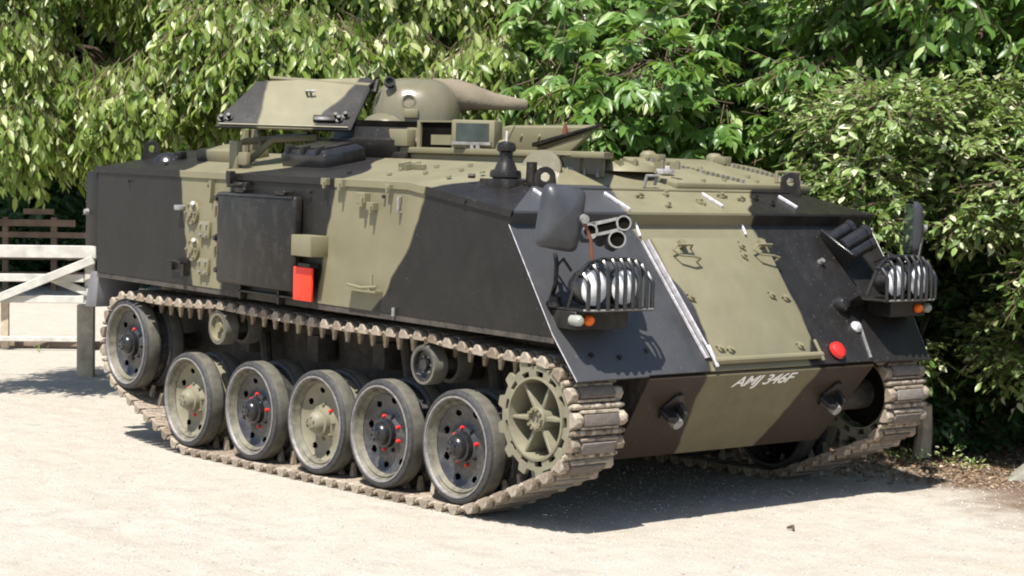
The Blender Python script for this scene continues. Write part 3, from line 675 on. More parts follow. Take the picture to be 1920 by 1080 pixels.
for la, z in ((.03, 2.44), (.17, 2.40), (-.10, 2.46)):
    mb = MB(); mb.tube([TP(la, z-.03), TP(la+.01, z+.015, .01)], .008, 6); mk('canvas_tie', mb, M['canvas'], tur)
# big armoured flap with bevelled corners
mb = MB()
P = [TP(-1.425, 2.072, .42), TP(-1.415, 2.13, .38), TP(-1.20, 2.368, .21), TP(-.50, 2.418, .17), TP(-.465, 2.395, .18), TP(-.585, 2.075, .42)]
nn = (P[3]-P[5]).cross(P[1]-P[5]).normalized()
if nn.dot(TF) < 0: nn = -nn
n = len(P); vs = [tuple(p) for p in P]+[tuple(p-nn*.022) for p in P]
mb.add(vs, [tuple(range(n)), tuple(range(2*n-1, n-1, -1))]+[(i, n+i, n+(i+1) % n, (i+1) % n) for i in range(n)])
fe = TP(-1.0, 2.072, .34)
def flapmat():
    la = lambda v: v
    return M['flap']
M['flap'] = paint('camouflage_paint_flap', [[(-1.2, -1.02), (0, -1.02)], [(-1.2, -.50), (0, -.50)]], va=1, vr=(-1.4, .2), ur=(-5, 2), streak=False)
# the flap's own object axes: x along its lower edge, y up the plate
FX = (P[5]-P[0]).normalized(); FY = nn.cross(FX).normalized(); FT = frame(FX, FY, nn, P[0])
FI = FT.inverted(); loc = [FI @ Vector(p) for p in vs]
mb = MB(); mb.add([tuple(p) for p in loc], [tuple(range(n)), tuple(range(2*n-1, n-1, -1))]+[(i, n+i, n+(i+1) % n, (i+1) % n) for i in range(n)])
M['flap'] = paint('camouflage_paint_flap', [[(-.1, .26), (.12, .27), (.45, .30)], [(-.1, .60), (.1, .64), (.25, .76), (.45, .88)]], ua=0, va=1, vr=(-.1, .5), ur=(-1, 2), streak=False, rough=.62, dust=.05, spec=.35)
fl = mk('turret_flap', mb, M['flap'], V, FT, bevel=.006, label='large bevelled armour flap beside the turret dome')
mb = MB(); mb.box(.02, .82, .012, .018, .0, .012); mk('flap_lower_rib', mb, M['olive'], fl)
for x, y in ((.56, .27), (.585, .27)):
    mb = MB(); mb.tube([(x-.02, y+.02, 0), (x-.015, y, .035), (x+.01, y+.005, .03)], .009, 6); mk('flap_hook', mb, M['cast'], fl)
for x, y in ((.03, .06), (.075, .07), (.76, .08), (.80, .11), (.74, .10)):
    mb = MB(); mb.lathe([(0, .035), (.012, .035), (.014, .012), (.026, .010), (.026, 0)], 12, 0, Tr(x, y, 0)); mk('flap_bolt', mb, M['black'], fl)
mb = MB(); mb.box(.60, .74, .055, .10, 0, .02); mk('flap_catch', mb, M['black'], fl, bevel=.006)
mb = MB(); mb.tube([(.30, .40, -.01), (.95, .365, -.01)], .014, 8); mk('flap_hinge_tube', mb, M['olive'], fl)
mb = MB(); mb.tube([(.94, .35, -.01), (.985, .375, .02), (.97, .30, .0)], .020, 8); mk('flap_stop', mb, M['black'], fl)
# clutter beneath the flap: stay bars
for a, b, r in (((-1.30, 1.98, .2), (-.9, 2.03, .1), .022), ((-1.08, 2.02, .12), (-.66, 2.0, .2), .020), ((-1.28, 1.88, .1), (-1.28, 2.06, .1), .028), ((-1.0, 1.90, .2), (-.98, 2.02, .2), .03), ((-.80, 1.95, .0), (-.62, 2.06, .0), .045)):
    mb = MB(); mb.tube([TP(*a), TP(*b)], r, 8); mk('flap_support_bar', mb, M['olive'], V)

# ---- light clusters, mirrors, dischargers
def cyl_between(mb, a, b, r, n=16, mi=0): mb.tube([a, b], r, n, mi)
def light_cluster(s):
    yo, yi = 1.34, .89
    mb = MB(); mb.prism([(.70, s*yo), (.985, s*yo), (1.02, s*(yo-.04)), (1.02, s*(yi+.02)), (1.0, s*yi), (.72, s*yi)], 1.196, 1.208)
    mb.prism([(.735, s*yo), (.93, s*yo), (.95, s*(yi+.12)), (.735, s*(yi+.12))], 1.105, 1.194)
    sh = mk('lamp_shelf', mb, M['black'], V, bevel=.003, seg=1)
    mb = MB(); mb.tube([(.985, s*yo, 1.206), (1.02, s*(yo-.04), 1.206), (1.02, s*(yi+.02), 1.206)], .005, 6); mk('shelf_edge', mb, M['cast'], sh)
    for y in (1.245, 1.045):
        T = zto((1, 0, .0), (.90, s*y, 1.312)); mb = MB()
        mb.lathe([(0, -.10), (.05, -.09), (.085, -.04), (.098, .03), (.10, .05), (.092, .058), (.088, .05)], 28, 0, T)
        h = mk('headlamp', mb, M['blackg'], V)
        mb = MB(); mb.lathe([(.088, .052), (.06, .066), (.03, .072), (0, .074)], 28, 0, T); mk('lens', mb, M['chrome'], h)
    # guard: vertical bars bowed over the lamps
    ys = np.linspace(yi+.012, yo-.012, 9)
    for i, y in enumerate(ys):
        t = abs(i-4)/4; top = 1.450-.07*t**3; fx = 1.035-.03*t**2
        pts = [(fx, s*y, 1.208), (fx, s*y, 1.36-.03*t), (fx-.012, s*y, top-.03), (fx-.04, s*y, top), (fx-.09, s*y, top+.002)]
        mb = MB(); mb.tube(pts, .0105, 6); mk('guard_bar', mb, M['blackg'], sh, label=None)
    mb = MB(); mb.tube([(.86, s*(yo-.01), 1.21), (.93, s*(yo-.012), 1.385), (.945, s*(yo-.06), 1.435), (.945, s*(yo-.14), 1.452), (.945, s*(yi+.14), 1.452), (.945, s*(yi+.06), 1.435), (.93, s*(yi+.012), 1.385), (.86, s*(yi+.01), 1.21)], .009, 6); mk('guard_rail', mb, M['blackg'], sh)
    for y, mt, nm in ((1.335, 'whitelens', 'side_lamp'), (1.262, 'orange', 'indicator_lamp')):
        x = .945 if nm == 'side_lamp' else .94
        mb = MB(); mb.lathe([(0, .028), (.017, .025), (.026, .014), (.028, 0), (.028, -.05)], 18, 0, zto((1, -.15, .0), (x, s*y, 1.152))); mk(nm, mb, M[mt], sh)
    # cable and clips behind the lamps
    mb = MB(); mb.tube([(.70, s*1.30, 1.25), (.76, s*1.33, 1.32), (.74, s*1.31, 1.42), (.68, s*1.27, 1.46)], .012, 6)
    mb.tube([(.64, s*1.22, 1.40), (.72, s*1.25, 1.44), (.75, s*1.22, 1.38)], .008, 6); mb.lathe([(0, .06), (.03, .05), (.036, 0)], 12, 0, Tr(.76, s*1.33, 1.208))
    mk('lamp_cable', mb, M['black'], V)
for s in (-1, 1): light_cluster(s)
# near mirror: rounded housing seen from behind
def mirror(s, T, arm):
    mb = MB(); W, Ht = .112, .158; n = 28
    rings = [(1.0, 0, 0), (1.0, .03, 1), (.86, .055, 1), (.55, .072, 1), (.0, .078, 1)]; vs = []
    for sc, z, _ in rings:
        for k in range(n):
            a = 2*math.pi*k/n; ca, sa = math.cos(a), math.sin(a); e = .32
            vs.append((W*sc*abs(ca)**e*(1 if ca > 0 else -1), Ht*sc*abs(sa)**e*(1 if sa > 0 else -1), z))
    fs = [(i*n+k, i*n+(k+1) % n, (i+1)*n+(k+1) % n, (i+1)*n+k) for i in range(len(rings)-1) for k in range(n)]
    mb.add(vs, fs, 0, T); mr = mk('rear_view_mirror', mb, M['mirror'], V, smooth=50)
    mb = MB(); mb.prism([(x*.92, y*.92) for x, y, z in vs[:n]], -.004, .002, 0, T); mk('mirror_glass', mb, M['sight'], mr)
    mb = MB(); mb.tube(arm, .009, 8); mk('mirror_arm', mb, M['rust' if s < 0 else 'black'], mr)
    mb = MB(); mb.lathe([(0, .03), (.022, .028), (.026, 0)], 12, 0, zto(T.to_3x3() @ Vector((0, 0, 1)), Vector(arm[-1]))); mk('mirror_clamp', mb, M['cast'], mr)
    return mr
d = Vector((.93, -.36, .05)).normalized(); x_ = Vector((0, 0, 1)).cross(d).normalized(); y_ = d.cross(x_)
T = frame(x_, y_, d, (.83, -1.382, 1.648)) @ Matrix.Rotation(R(-9), 4, 'Z')
mirror(-1, T, [(.90, -1.20, 1.21), (.93, -1.235, 1.38), (.94, -1.27, 1.55), (.915, -1.30, 1.645)])
d = Vector((.45, -.89, .02)).normalized(); d = Vector((.60, .80, .0)).normalized(); x_ = Vector((0, 0, 1)).cross(d).normalized(); y_ = d.cross(x_)
T = frame(x_, y_, d, (.70, 1.445, 1.60))
mirror(1, T, [(.86, 1.30, 1.21), (.84, 1.36, 1.38), (.80, 1.45, 1.54), (.745, 1.51, 1.60)])
# smoke discharger clusters
def discharger(o, d, yd, mat_rim, s):
    d = Vector(d).normalized(); x_ = Vector(yd); x_ = (x_-d*x_.dot(d)).normalized(); y_ = d.cross(x_)
    T = frame(x_, y_, d, o)
    cs = [(-.085, .0, .031), (.086, .028, .031), (.045, -.050, .037)]
    mb = MB(); poly = [(-.125, .03), (-.11, .045), (.10, .068), (.128, .05), (.13, .01), (.09, -.01), (.085, -.07), (.045, -.093), (.008, -.07), (-.0, -.025), (-.06, -.036), (-.115, -.03)]
    mb.prism(poly, -.20, -.012, 0, T)
    body = mk('smoke_discharger', mb, M['black'], V, bevel=.006)
    mb = MB()
    for cx, cy, r in cs: mb.lathe([(r+.008, -.03), (r+.008, .01), (r, .01), (r, -.08)], 20, 0, T @ Tr(cx, cy, 0))
    mb.prism([(-.058, .028), (-.055, .045), (.055, .060), (.058, .045)], -.01, .008, 0, T); mb.prism([(-.12, -.033), (-.12, -.020), (.052, .004), (.052, -.012)], -.01, .008, 0, T)
    mb.box(-.058, -.05, -.02, .04, -.01, .008, 0, T); mb.box(.05, .058, -.005, .055, -.01, .008, 0, T)
    mk('discharger_rim', mb, mat_rim, body)
    mb = MB()
    for cx, cy, r in cs: mb.lathe([(0, -.005), (r, -.004)], 16, 0, T @ Tr(cx, cy, 0))
    mb.prism([(-.05, -.012), (-.05, .032), (.05, .046), (.05, 0)], -.009, .0, 0, T)
    mk('discharger_bore', mb, M['dark'], body)
    mb = MB(); mb.tube([T @ Vector((0, 0, -.19)), T @ Vector((0, -.02, -.30))], .03, 10); mk('discharger_bracket', mb, M['black'], body)
discharger((.87, -1.10, 1.590), (.80, -.56, .16), (.5, .85, .10), M['cast'], -1)
def big_discharger():
    o = Vector((.60, .98, 1.50)); d = Vector((.10, .90, .42)).normalized(); x_ = Vector((.82, 0, -.57)); x_ = (x_-d*x_.dot(d)).normalized(); T = frame(x_, d.cross(x_), d, o)
    mb = MB(); mb.prism([(-.13, -.05), (-.13, .07), (.12, .08), (.13, -.05)], -.06, -.045, 0, T); b = mk('smoke_discharger', mb, M['blackg'], V, bevel=.003)
    for i, (x, y) in enumerate(((-.085, .02), (0, .045), (.075, .02), (.03, -.03))):
        mb = MB(); mb.lathe([(0, -.04), (.040, -.04), (.042, .13), (.046, .13), (.046, .165), (.034, .165), (.032, .08), (0, .08)], 18, 0, T @ Tr(x, y, 0)); mk('discharger_tube', mb, M['blackg'], b)
    mb = MB(); mb.prism([(0, -.02), (.16, -.10), (.17, .02), (.04, .10)], -.012, .012, 0, GT @ Tr(.80, .38, .02) @ Matrix.Rotation(R(90), 4, 'X')); mk('discharger_foot', mb, M['black'], b)
    mb = MB(); mb.lathe([(0, .03), (.014, .03), (.018, 0)], 10, 0, GT @ Tr(.80, .66, 0)); mk('foot_bolt', mb, M['cast'], b)
big_discharger()
# red lamp, silver buttons
T = zto(GN, (.937, .582, .932)); mb = MB(); mb.lathe([(0, .034), (.03, .031), (.046, .02), (.052, 0)], 24, 0, T); mk('red_reflector_lamp', mb, M['red'], V, label='round red lamp low on the sloping front')
T = zto(GN, (.845, .838, 1.045)); mb = MB(); mb.lathe([(0, .03), (.022, .026), (.034, .01), (.034, 0)], 20, 0, T); mk('round_button_lamp', mb, M['bright'], V)
T = zto((.9, 0, .35), (.76, .79, 1.165)); mb = MB(); mb.lathe([(0, .06), (.03, .055), (.048, .03), (.05, -.03)], 20, 0, T); mk('horn', mb, M['blackg'], V)
mb = MB(); mb.box(-.006, .006, -.10, .10, 0, .01, 0, GT @ Tr(.86, .13, 0) @ Matrix.Rotation(R(-10), 4, 'Z')); mk('apron_rib', mb, M['cast'], V)
for y, s in ((-1.02, .12), (-.82, .15), (-1.2, .14)):
    mb = MB(); mb.lathe([(0, .012), (.012, .012), (.014, 0)], 8, 0, GT @ Tr(y, s, 0)); mk('apron_bolt', mb, M['black'], V)

# ================================================================== running gear
YF = 1.350                      # outer wheel face
def wheel_meshes(r, deep, rimr):
    """meshes in wheel axes: z points outward, outer face at z=0"""
    ty = MB()
    for z0 in (0, -.175):
        w_ = .118
        ty.lathe([(rimr, z0-.003), (r-.02, z0), (r-.006, z0-.006), (r, z0-.02), (r, z0-w_+.02), (r-.006, z0-w_+.006), (r-.02, z0-w_), (rimr, z0-w_+.003)], 56, 0, mis=[1, 1, 1, 0, 1, 1, 1])
    ri = MB()
    ri.lathe([(rimr, -.002), (rimr, .003), (rimr-.009, .003), (rimr-.012, -.010), (rimr-.022, -.03), (rimr-.030, -deep+.03), (rimr-.045, -deep+.004)], 56, 0, mis=[1, 1, 1, 3, 3, 3])
    # dished disc with oval holes
    n, kk = 208, 20; r1 = rimr-.045; r0 = .062; holes = 8; vs = []
    prof = [(r0, -deep+.035), (r0+.02, -deep+.03), (r0+.04, -deep+.018)]
    rad = list(np.linspace(r0, r1, kk+1))
    def zf(q): t = (q-r0)/(r1-r0); return -deep+.012*(1-t)-.034*math.sin(t*math.pi)**.8
    for q in rad:
        for k in range(n): a = 2*math.pi*k/n; vs.append((q*math.cos(a), q*math.sin(a), zf(q)))
    fs = []; rh = r0+(r1-r0)*.74
    for i in range(kk):
        for k in range(n):
            qm = (rad[i]+rad[i+1])/2; am = 2*math.pi*(k+.5)/n
            da = (am*holes/(2*math.pi)) % 1-.5
            arc = da*2*math.pi/holes*rh
            if (arc/.023)**2+((qm-rh)/.016)**2 < 1: continue
            fs.append((i*n+k, i*n+(k+1) % n, (i+1)*n+(k+1) % n, (i+1)*n+k))
    ri.add(vs, fs)
    ri.lathe([(r1, -deep-.004), (rimr-.01, -.05), (rimr-.006, -.293)], 40, 0)
    back = [(.07, -deep-.065), (r1+.002, -deep-.065), (r1+.002, -deep-.008)]
    ri.lathe(back, 40, 2)
    hub = MB(); hub.lathe([(r0+.020, -deep-.012), (r0+.018, -deep+.026), (.066, -deep+.030), (.062, -deep+.05), (.056, -deep+.065), (.040, -deep+.078), (.022, -deep+.084), (0, -deep+.086)], 28, 0)
    for k in range(6):
        a = k*math.pi/3+.3; hub.lathe([(0, .016), (.007, .016), (.008, 0)], 6, 0, Tr(.033*math.cos(a), .033*math.sin(a), -deep+.072))
    return ty, ri, hub
def nut_mesh():
    mb = MB(); mb.lathe([(0, .032), (.006, .032), (.010, .026), (.012, 0)], 8); return mb
ty, ri, hb = wheel_meshes(.302, .055, .270)
me_ty = ty.mesh('tyre', [M['rubber'], M['sidewall']]); 
me_rim = {c: ri.mesh('rim', [M['wheelblack' if c == 'b' else 'sprock'], M['ring'], M['dark'], M['rimdust']]) for c in 'bo'}
me_hub = {c: hb.mesh('hub', [M['blackg' if c == 'b' else 'sprock']]) for c in 'bo'}
me_nut = nut_mesh().mesh('wheel_nut', [M['red']])
me_nut_p = {c: nut_mesh().mesh('wheel_nut', [M['blackg' if c == 'b' else 'oliveg']]) for c in 'bo'}
def wheel(x, z, s, col, name, label, reds):
    T = Hinv @ (Tr(x, s*YF, z) @ Matrix.Rotation(R(90) if s < 0 else R(-90), 4, 'X') @ Matrix.Rotation(x*3.1, 4, 'Z'))
    w_ = link(name, me_rim[col], V, T, label)
    link('tyre', me_ty, w_); link('hub', me_hub[col], w_)
    for k in range(8):
        a = k*math.pi/4+.2; link('wheel_nut', me_nut if k in reds else me_nut_p[col], w_, Tr(.100*math.cos(a), .100*math.sin(a), -.084))
    return w_
wx = [(0, 'b'), (-.6913, 'b'), (-1.3382, 'o'), (-2.0571, 'b'), (-2.83, 'o')]
for s in (-1, 1):
    for i, (x, c) in enumerate(wx):
        wheel(x, .36, s, c, 'road_wheel', ('black' if c == 'b' else 'olive')+' road wheel with red nuts', (0, 2, 3, 5, 6) if c == 'b' else (1, 6))
    wheel(-3.65, .664, s, 'b', 'idler_wheel', 'raised rear idler wheel with black rim', (0, 2, 3))
# return rollers
rr = MB(); rr.lathe([(0, -.006), (.03, -.004), (.034, -.03), (.062, -.034), (.074, -.028), (.078, 0), (.088, 0)], 32, 0)
rt_ = MB()
for z0 in (0, -.17): rt_.lathe([(.086, z0-.003), (.106, z0), (.109, z0-.012), (.109, z0-.09), (.10, z0-.1), (.05, z0-.1)], 32, 0)
for s in (-1, 1):
    for x, z, c in ((-.30, .7725, 'b'), (-2.45, .8466, 'o')):
        T = Hinv @ (Tr(x, s*(YF-.004), z) @ Matrix.Rotation(R(90) if s < 0 else R(-90), 4, 'X'))
        r_ = link('return_roller', rr.mesh('return_roller', [M['blackg' if c == 'b' else 'olive']]), V, T)
        link('roller_tyre', rt_.mesh('roller_tyre', [M['rubber']]), r_)
        mb = MB()
        for k in range(6): a = k*math.pi/3; mb.lathe([(0, .012), (.007, .012), (.008, 0)], 6, 0, Tr(.047*math.cos(a), .047*math.sin(a), -.034))
        mk('roller_bolt', mb, M['cast'], r_)
# sprocket
def sprocket_ring(z, th):
    mb = MB(); n = 312; T13 = 13; kk = 7; vs = []
    def ro(a):
        t = (a*T13/(2*math.pi)) % 1; return .262+.036*max(0, min(1, (math.cos(2*math.pi*t)+.05)*2.2))
    for zz in (z, z-th):
        for i in range(kk+1):
            for k in range(n):
                a = 2*math.pi*k/n; q = .205+(ro(a)-.205)*(i/kk) if i > 4 else .205+(.250-.205)*(i/kk)*1.4*(7/7)
                if i <= 4: q = (.200, .209, .224, .240, .250)[i]
                else: q = .250+(ro(a)-.250)*(i-4)/3
                vs.append((q*math.cos(a), q*math.sin(a), zz))
    o = (kk+1)*n; fs = []
    def hole(i, k):
        if i not in (1, 2): return False
        t = ((k+.5)/n*T13+.5) % 1; return .24 < t < .76
    for i in range(kk):
        for k in range(n):
            if hole(i, k): 
                for (i2, k2, e) in ((i-1, k, 0), (i+1, k, 1), (i, k-1, 2), (i, k+1, 3)):
                    if not hole(i2, k2 % n):
                        a, b = ((i*n+k, i*n+(k+1) % n), ((i+1)*n+k, (i+1)*n+(k+1) % n), (i*n+k, (i+1)*n+k), (i*n+(k+1) % n, (i+1)*n+(k+1) % n))[e]
                        fs.append((a, b, b+o, a+o))
                continue
            f = (i*n+k, i*n+(k+1) % n, (i+1)*n+(k+1) % n, (i+1)*n+k); fs += [f, tuple(j+o for j in f[::-1])]
    for k in range(n):
        fs.append((kk*n+k, kk*n+(k+1) % n, kk*n+(k+1) % n+o, kk*n+k+o)); fs.append((k, (k+1) % n, (k+1) % n+o, k+o))
    mb.add(vs, fs); return mb
sr = sprocket_ring(0, .022); me_sr = sr.mesh('sprocket_ring', [M['sprock']], smooth=30)
sp = MB(); sp.lathe([(.212, -.004), (.212, .006), (.200, .008), (.196, -.02), (.186, -.08), (.18, -.20), (.02, -.20)], 48, 0, mis=[0, 0, 0, 0, 0, 1])
sp.lathe([(.205, -.05), (.245, -.05)], 48, 1)
sp.lathe([(.04, -.02), (.038, .0), (.055, .0), (.062, -.006), (.066, -.05), (.066, -.19)], 28, 0)
sp.lathe([(0, -.015), (.04, -.012)], 20, 0)
me_sp = sp.mesh('sprocket_drum', [M['sprock'], M['dark']])
spk = MB()
spk.add([(.055, -.012, -.02), (.197, -.008, -.012), (.197, .008, -.012), (.055, .012, -.02), (.055, -.03, -.19), (.19, -.02, -.19), (.19, .02, -.19), (.055, .03, -.19)],
        [(0, 1, 2, 3), (4, 7, 6, 5), (0, 4, 5, 1), (1, 5, 6, 2), (2, 6, 7, 3), (3, 7, 4, 0)])
me_spk = spk.mesh('sprocket_spoke', [M['sprock']], .004, 30, 1)
bt = MB(); bt.lathe([(0, .016), (.009, .016), (.010, 0)], 6); me_bt = bt.mesh('hub_bolt', [M['olive']], smooth=0)
for s in (-1, 1):
    T = Hinv @ (Tr(.6464, s*(YF-.005), .5713) @ Matrix.Rotation(R(90) if s < 0 else R(-90), 4, 'X'))
    d_ = link('drive_sprocket', me_sp, V, T)
    link('sprocket_ring', me_sr, d_); link('sprocket_ring', me_sr, d_, Tr(0, 0, -.22))
    for k in range(6): link('spoke', me_spk, d_, Matrix.Rotation(k*math.pi/3+R(2), 4, 'Z'))
    for k in range(10): a = k*math.pi/5; link('hub_bolt', me_bt, d_, Tr(.048*math.cos(a), .048*math.sin(a), -.002))
# tracks
circ = [(x, .36, .302) for x, _ in wx]+[(-3.65, .664, .302), (.6464, .5713, .268), (-.30, .7725+.015, .109), (-2.45, .8466, .109)]
pts = []
for cx, cz, r in circ:
    for k in range(180): a = 2*math.pi*k/180; pts.append((cx+(r+.022)*math.cos(a), cz+(r+.022)*math.sin(a)))
pts = sorted(set((round(a, 5), round(b, 5)) for a, b in pts))
def cross(o, a, b): return (a[0]-o[0])*(b[1]-o[1])-(a[1]-o[1])*(b[0]-o[0])
lo = []
for p in pts:
    while len(lo) >= 2 and cross(lo[-2], lo[-1], p) <= 0: lo.pop()
    lo.append(p)
hi = []
for p in reversed(pts):
    while len(hi) >= 2 and cross(hi[-2], hi[-1], p) <= 0: hi.pop()
    hi.append(p)
loop = lo[:-1]+hi[:-1]           # counter-clockwise
loop2 = []
for i, a in enumerate(loop):     # subdivide long spans, add a little sag to the top run
    b = loop[(i+1) % len(loop)]; L = math.dist(a, b); k = max(1, int(L/.05))
    for j in range(k):
        t = j/k; x = a[0]+(b[0]-a[0])*t; z = a[1]+(b[1]-a[1])*t
        if L > .8 and a[1] > .7: z -= .018*4*t*(1-t)
        loop2.append((x, z))
cum = [0]
for i in range(len(loop2)): cum.append(cum[-1]+math.dist(loop2[i], loop2[(i+1) % len(loop2)]))
LT = cum[-1]; NL = round(LT/.130); pitch = LT/NL
def at(d):
    d %= LT; i = max(0, min(len(loop2)-1, int(np.searchsorted(cum, d, side='right'))-1)); a = loop2[i]; b = loop2[(i+1) % len(loop2)]
    t = (d-cum[i])/max(1e-9, cum[i+1]-cum[i]); return (a[0]+(b[0]-a[0])*t, a[1]+(b[1]-a[1])*t)
# link: x along track, y across, z outward (0 = pin line)
lk = MB(); p2 = pitch/2; W2 = .1715
lk.box(-p2+.022, p2-.022, -W2+.05, W2-.05, -.012, .012)                      # web
for y0, y1 in ((-W2, -W2+.052), (W2-.052, W2)):                              # end frames
    lk.prism([(-p2+.022, -.014), (p2-.026, -.014), (p2-.028, .012), (.014, .040), (-.016, .040), (-p2+.03, .012)], y0, y1, 0, Matrix(((1, 0, 0, 0), (0, 0, 1, 0), (0, 1, 0, 0), (0, 0, 0, 1))))
for k, y in enumerate(np.linspace(-W2+.03, W2-.03, 5)):                      # hinge lugs
    lk.tube([(p2, y-.022, 0), (p2, y+.022, 0)], .016, 8); 
for k, y in enumerate(np.linspace(-W2+.062, W2-.062, 4)): lk.tube([(-p2, y-.02, 0), (-p2, y+.02, 0)], .016, 8)
lk.box(p2-.034, p2-.018, -W2+.05, W2-.05, .012, .034)                        # transverse grouser
lk.box(-p2+.018, -p2+.030, -W2+.05, W2-.05, .012, .026)
lk.add([(-.022, -.016, -.01), (.022, -.016, -.01), (.022, .016, -.01), (-.022, .016, -.01), (-.010, -.009, -.10), (.010, -.009, -.10), (.010, .009, -.10), (-.010, .009, -.10)],
       [(0, 1, 2, 3), (4, 7, 6, 5), (0, 4, 5, 1), (1, 5, 6, 2), (2, 6, 7, 3), (3, 7, 4, 0)])
me_lk = lk.mesh('track_link', [M['track']], .003, 40, 1)
pd = MB(); pd.box(-p2+.034, p2-.038, -W2+.060, W2-.060, .010, .044); me_pd = pd.mesh('rubber_pad', [M['pad']], .005, 40, 2)
pn = MB(); pn.tube([(p2, -W2-.006, 0), (p2, W2+.006, 0)], .010, 8); me_pn = pn.mesh('track_pin', [M['track']])
for s in (-1, 1):
    for i in range(NL):
        a, b = at(i*pitch), at((i+1)*pitch); d = Vector((b[0]-a[0], 0, b[1]-a[1])).normalized()
        out = Vector((d.z, 0, -d.x))                    # outward for a counter-clockwise loop seen from -y
        T = frame(d, out.cross(d), out, ((a[0]+b[0])/2, s*1.187, (a[1]+b[1])/2))
        T = T @ Matrix.Rotation(random.uniform(-.03, .03), 4, 'Y') @ Matrix.Rotation(random.uniform(-.008, .008), 4, 'Z') @ Tr(0, random.uniform(-.003, .003), 0)
        l_ = link('track_link', me_lk, V, Hinv @ T); link('rubber_pad', me_pd, l_); link('track_pin', me_pn, l_)
# suspension arms, shock absorbers, hull side clutter
for s in (-1, 1):
    for x, _ in wx:
        mb = MB(); mb.tube([(x-.30, s*.88, .50), (x-.28, s*1.0, .50), (x-.05, s*1.02, .375), (x, s*1.04, .36)], [.06, .05, .04, .045], 10); mb.tube([(x, s*.98, .36), (x, s*1.26, .36)], .04, 10)
        mk('suspension_arm', mb, M['under'], V, Hinv)
    for x in (-.25, -2.6, -1.05):
        mb = MB(); mb.tube([(x, s*.92, .95), (x+.18, s*.98, .42)], [.045, .03], 10); mk('shock_absorber', mb, M['under'], V, Hinv)
    for x in (-.45, -1.2, -1.9, -2.7):
        mb = MB(); mb.box(x-.06, x+.06, min(s*.86, s*1.0), max(s*.86, s*1.0), .66, .82); mk('bump_stop', mb, M['under'], V, Hinv, bevel=.01)
    mb = MB(); mb.tube([(-3.65, s*.8, .664), (-3.65, s*1.3, .664)], .06, 12); mk('idler_axle', mb, M['under'], V, Hinv)
    mb = MB(); mb.tube([(.6464, s*.8, .5713), (.6464, s*1.2, .5713)], .09, 14); mk('final_drive', mb, M['under'], V, Hinv)
    for x, z in ((-.30, .7725), (-2.45, .8466)):
        mb = MB(); mb.tube([(x, s*.85, z), (x, s*1.3, z)], .035, 10); mk('roller_axle', mb, M['under'], V, Hinv)

# ================================================================== gate, posts, fence
def plank(mb, a, b, w, t, mi=0):
    a, b = Vector(a), Vector(b); d = (b-a).normalized(); n = Vector((FH[0], FH[1], 0)); u = n.cross(d).normalized()
    T = frame(d, u, d.cross(u), a); mb.box(0, (b-a).length, -w/2, w/2, -t/2, t/2, mi, T)
GB = 20.3
def gz(z): return z
Gt = empty('field_gate', yard(-7.6, GB)); tag(Gt, 'weathered white five bar gate with diagonal braces behind the vehicle rear', 'gate')
def gpart(name, a, b, w, t, mat, d=0.0, lab=None):
    mb = MB(); plank(mb, yard(a[0], GB+d, a[1]), yard(b[0], GB+d, b[1]), w, t)
    me = mb.mesh(name, [mat], .006, 30, 1)
    o = link(name, me, Gt, Matrix.Translation(Vector(Gt.location)).inverted(), lab); return o
# px 180 at 20.3 m -> a = -4.469
gpart('rail', (-7.6, 1.06), (-4.47, 1.068), .135, .045, M['gatew'], 0, 'wide top rail')
gpart('rail', (-7.6, .775), (-4.60, .785), .085, .03, M['gatew'])
gpart('rail', (-7.6, .545), (-4.60, .555), .080, .03, M['gatew'])
gpart('rail', (-7.6, .118), (-4.60, .125), .055, .03, M['gatew'])
gpart('brace', (-4.49, .99), (-5.66, .50), .09, .03, M['gatew'], -.05)
gpart('brace', (-5.02, .80), (-4.55, .62), .08, .03, M['gatew'], .05)
gpart('stile', (-5.465, .02), (-5.465, .60), .085, .05, M['postw'], .06)
gpart('stile', (-4.56, .02), (-4.56, 1.10), .10, .07, M['gatew'], .10)
gpart('stile', (-7.55, .0), (-7.55, 1.2), .12, .09, M['gatew'], .06)
gpart('brace', (-6.9, 1.0), (-5.66, .50), .09, .03, M['gatew'], -.05)
p = yard(-3.935, 17.45)
mb = MB(); mb.box(-.075, .075, -.07, .07, -.05, .665); o = mk('timber_post', mb, M['postw'], bevel=.008); o.location = p; o.rotation_euler = (0, 0, YAW+R(90)+R(4))
tag(o, 'short square brown timber post at the end of the gate behind the idler wheel', 'post')
mb = MB(); plank(mb, yard(-8, GB+.35, .035), yard(-4.4, GB+.35, .035), .09, .12); o = mk('timber_sleeper', mb, M['sleeper'], bevel=.01)
tag(o, 'long brown timber sleeper lying on the ground beneath the white gate', 'sleeper')
FB = 33.5; Fn = empty('post_and_rail_fence', yard(-12, FB)); tag(Fn, 'brown post and rail fence in the shade beyond the white gate', 'fence')
def fpart(name, a, b, w, t, d=0):
    mb = MB(); plank(mb, yard(a[0], FB+d, a[1]), yard(b[0], FB+d, b[1]), w, t)
    link(name, mb.mesh(name, [M['fencew']], 0, 30), Fn, Matrix.Translation(Vector(Fn.location)).inverted())
for z, a0, a1, w_ in ((1.13+.07, -12, -7.75, .12), (.99, -12, -7.0, .10), (.60, -12, -7.0, .10), (.28, -12, -7.0, .10)): fpart('rail', (a0, z), (a1, z), w_, .04)
fpart('rail', (-8.75, 1.40), (-8.2, 1.40), .10, .04, .3)
for a in (-12, -10.4, -9.0, -8.14, -7.1): fpart('post', (a, 0), (a, 1.3), .10, .10, .06)

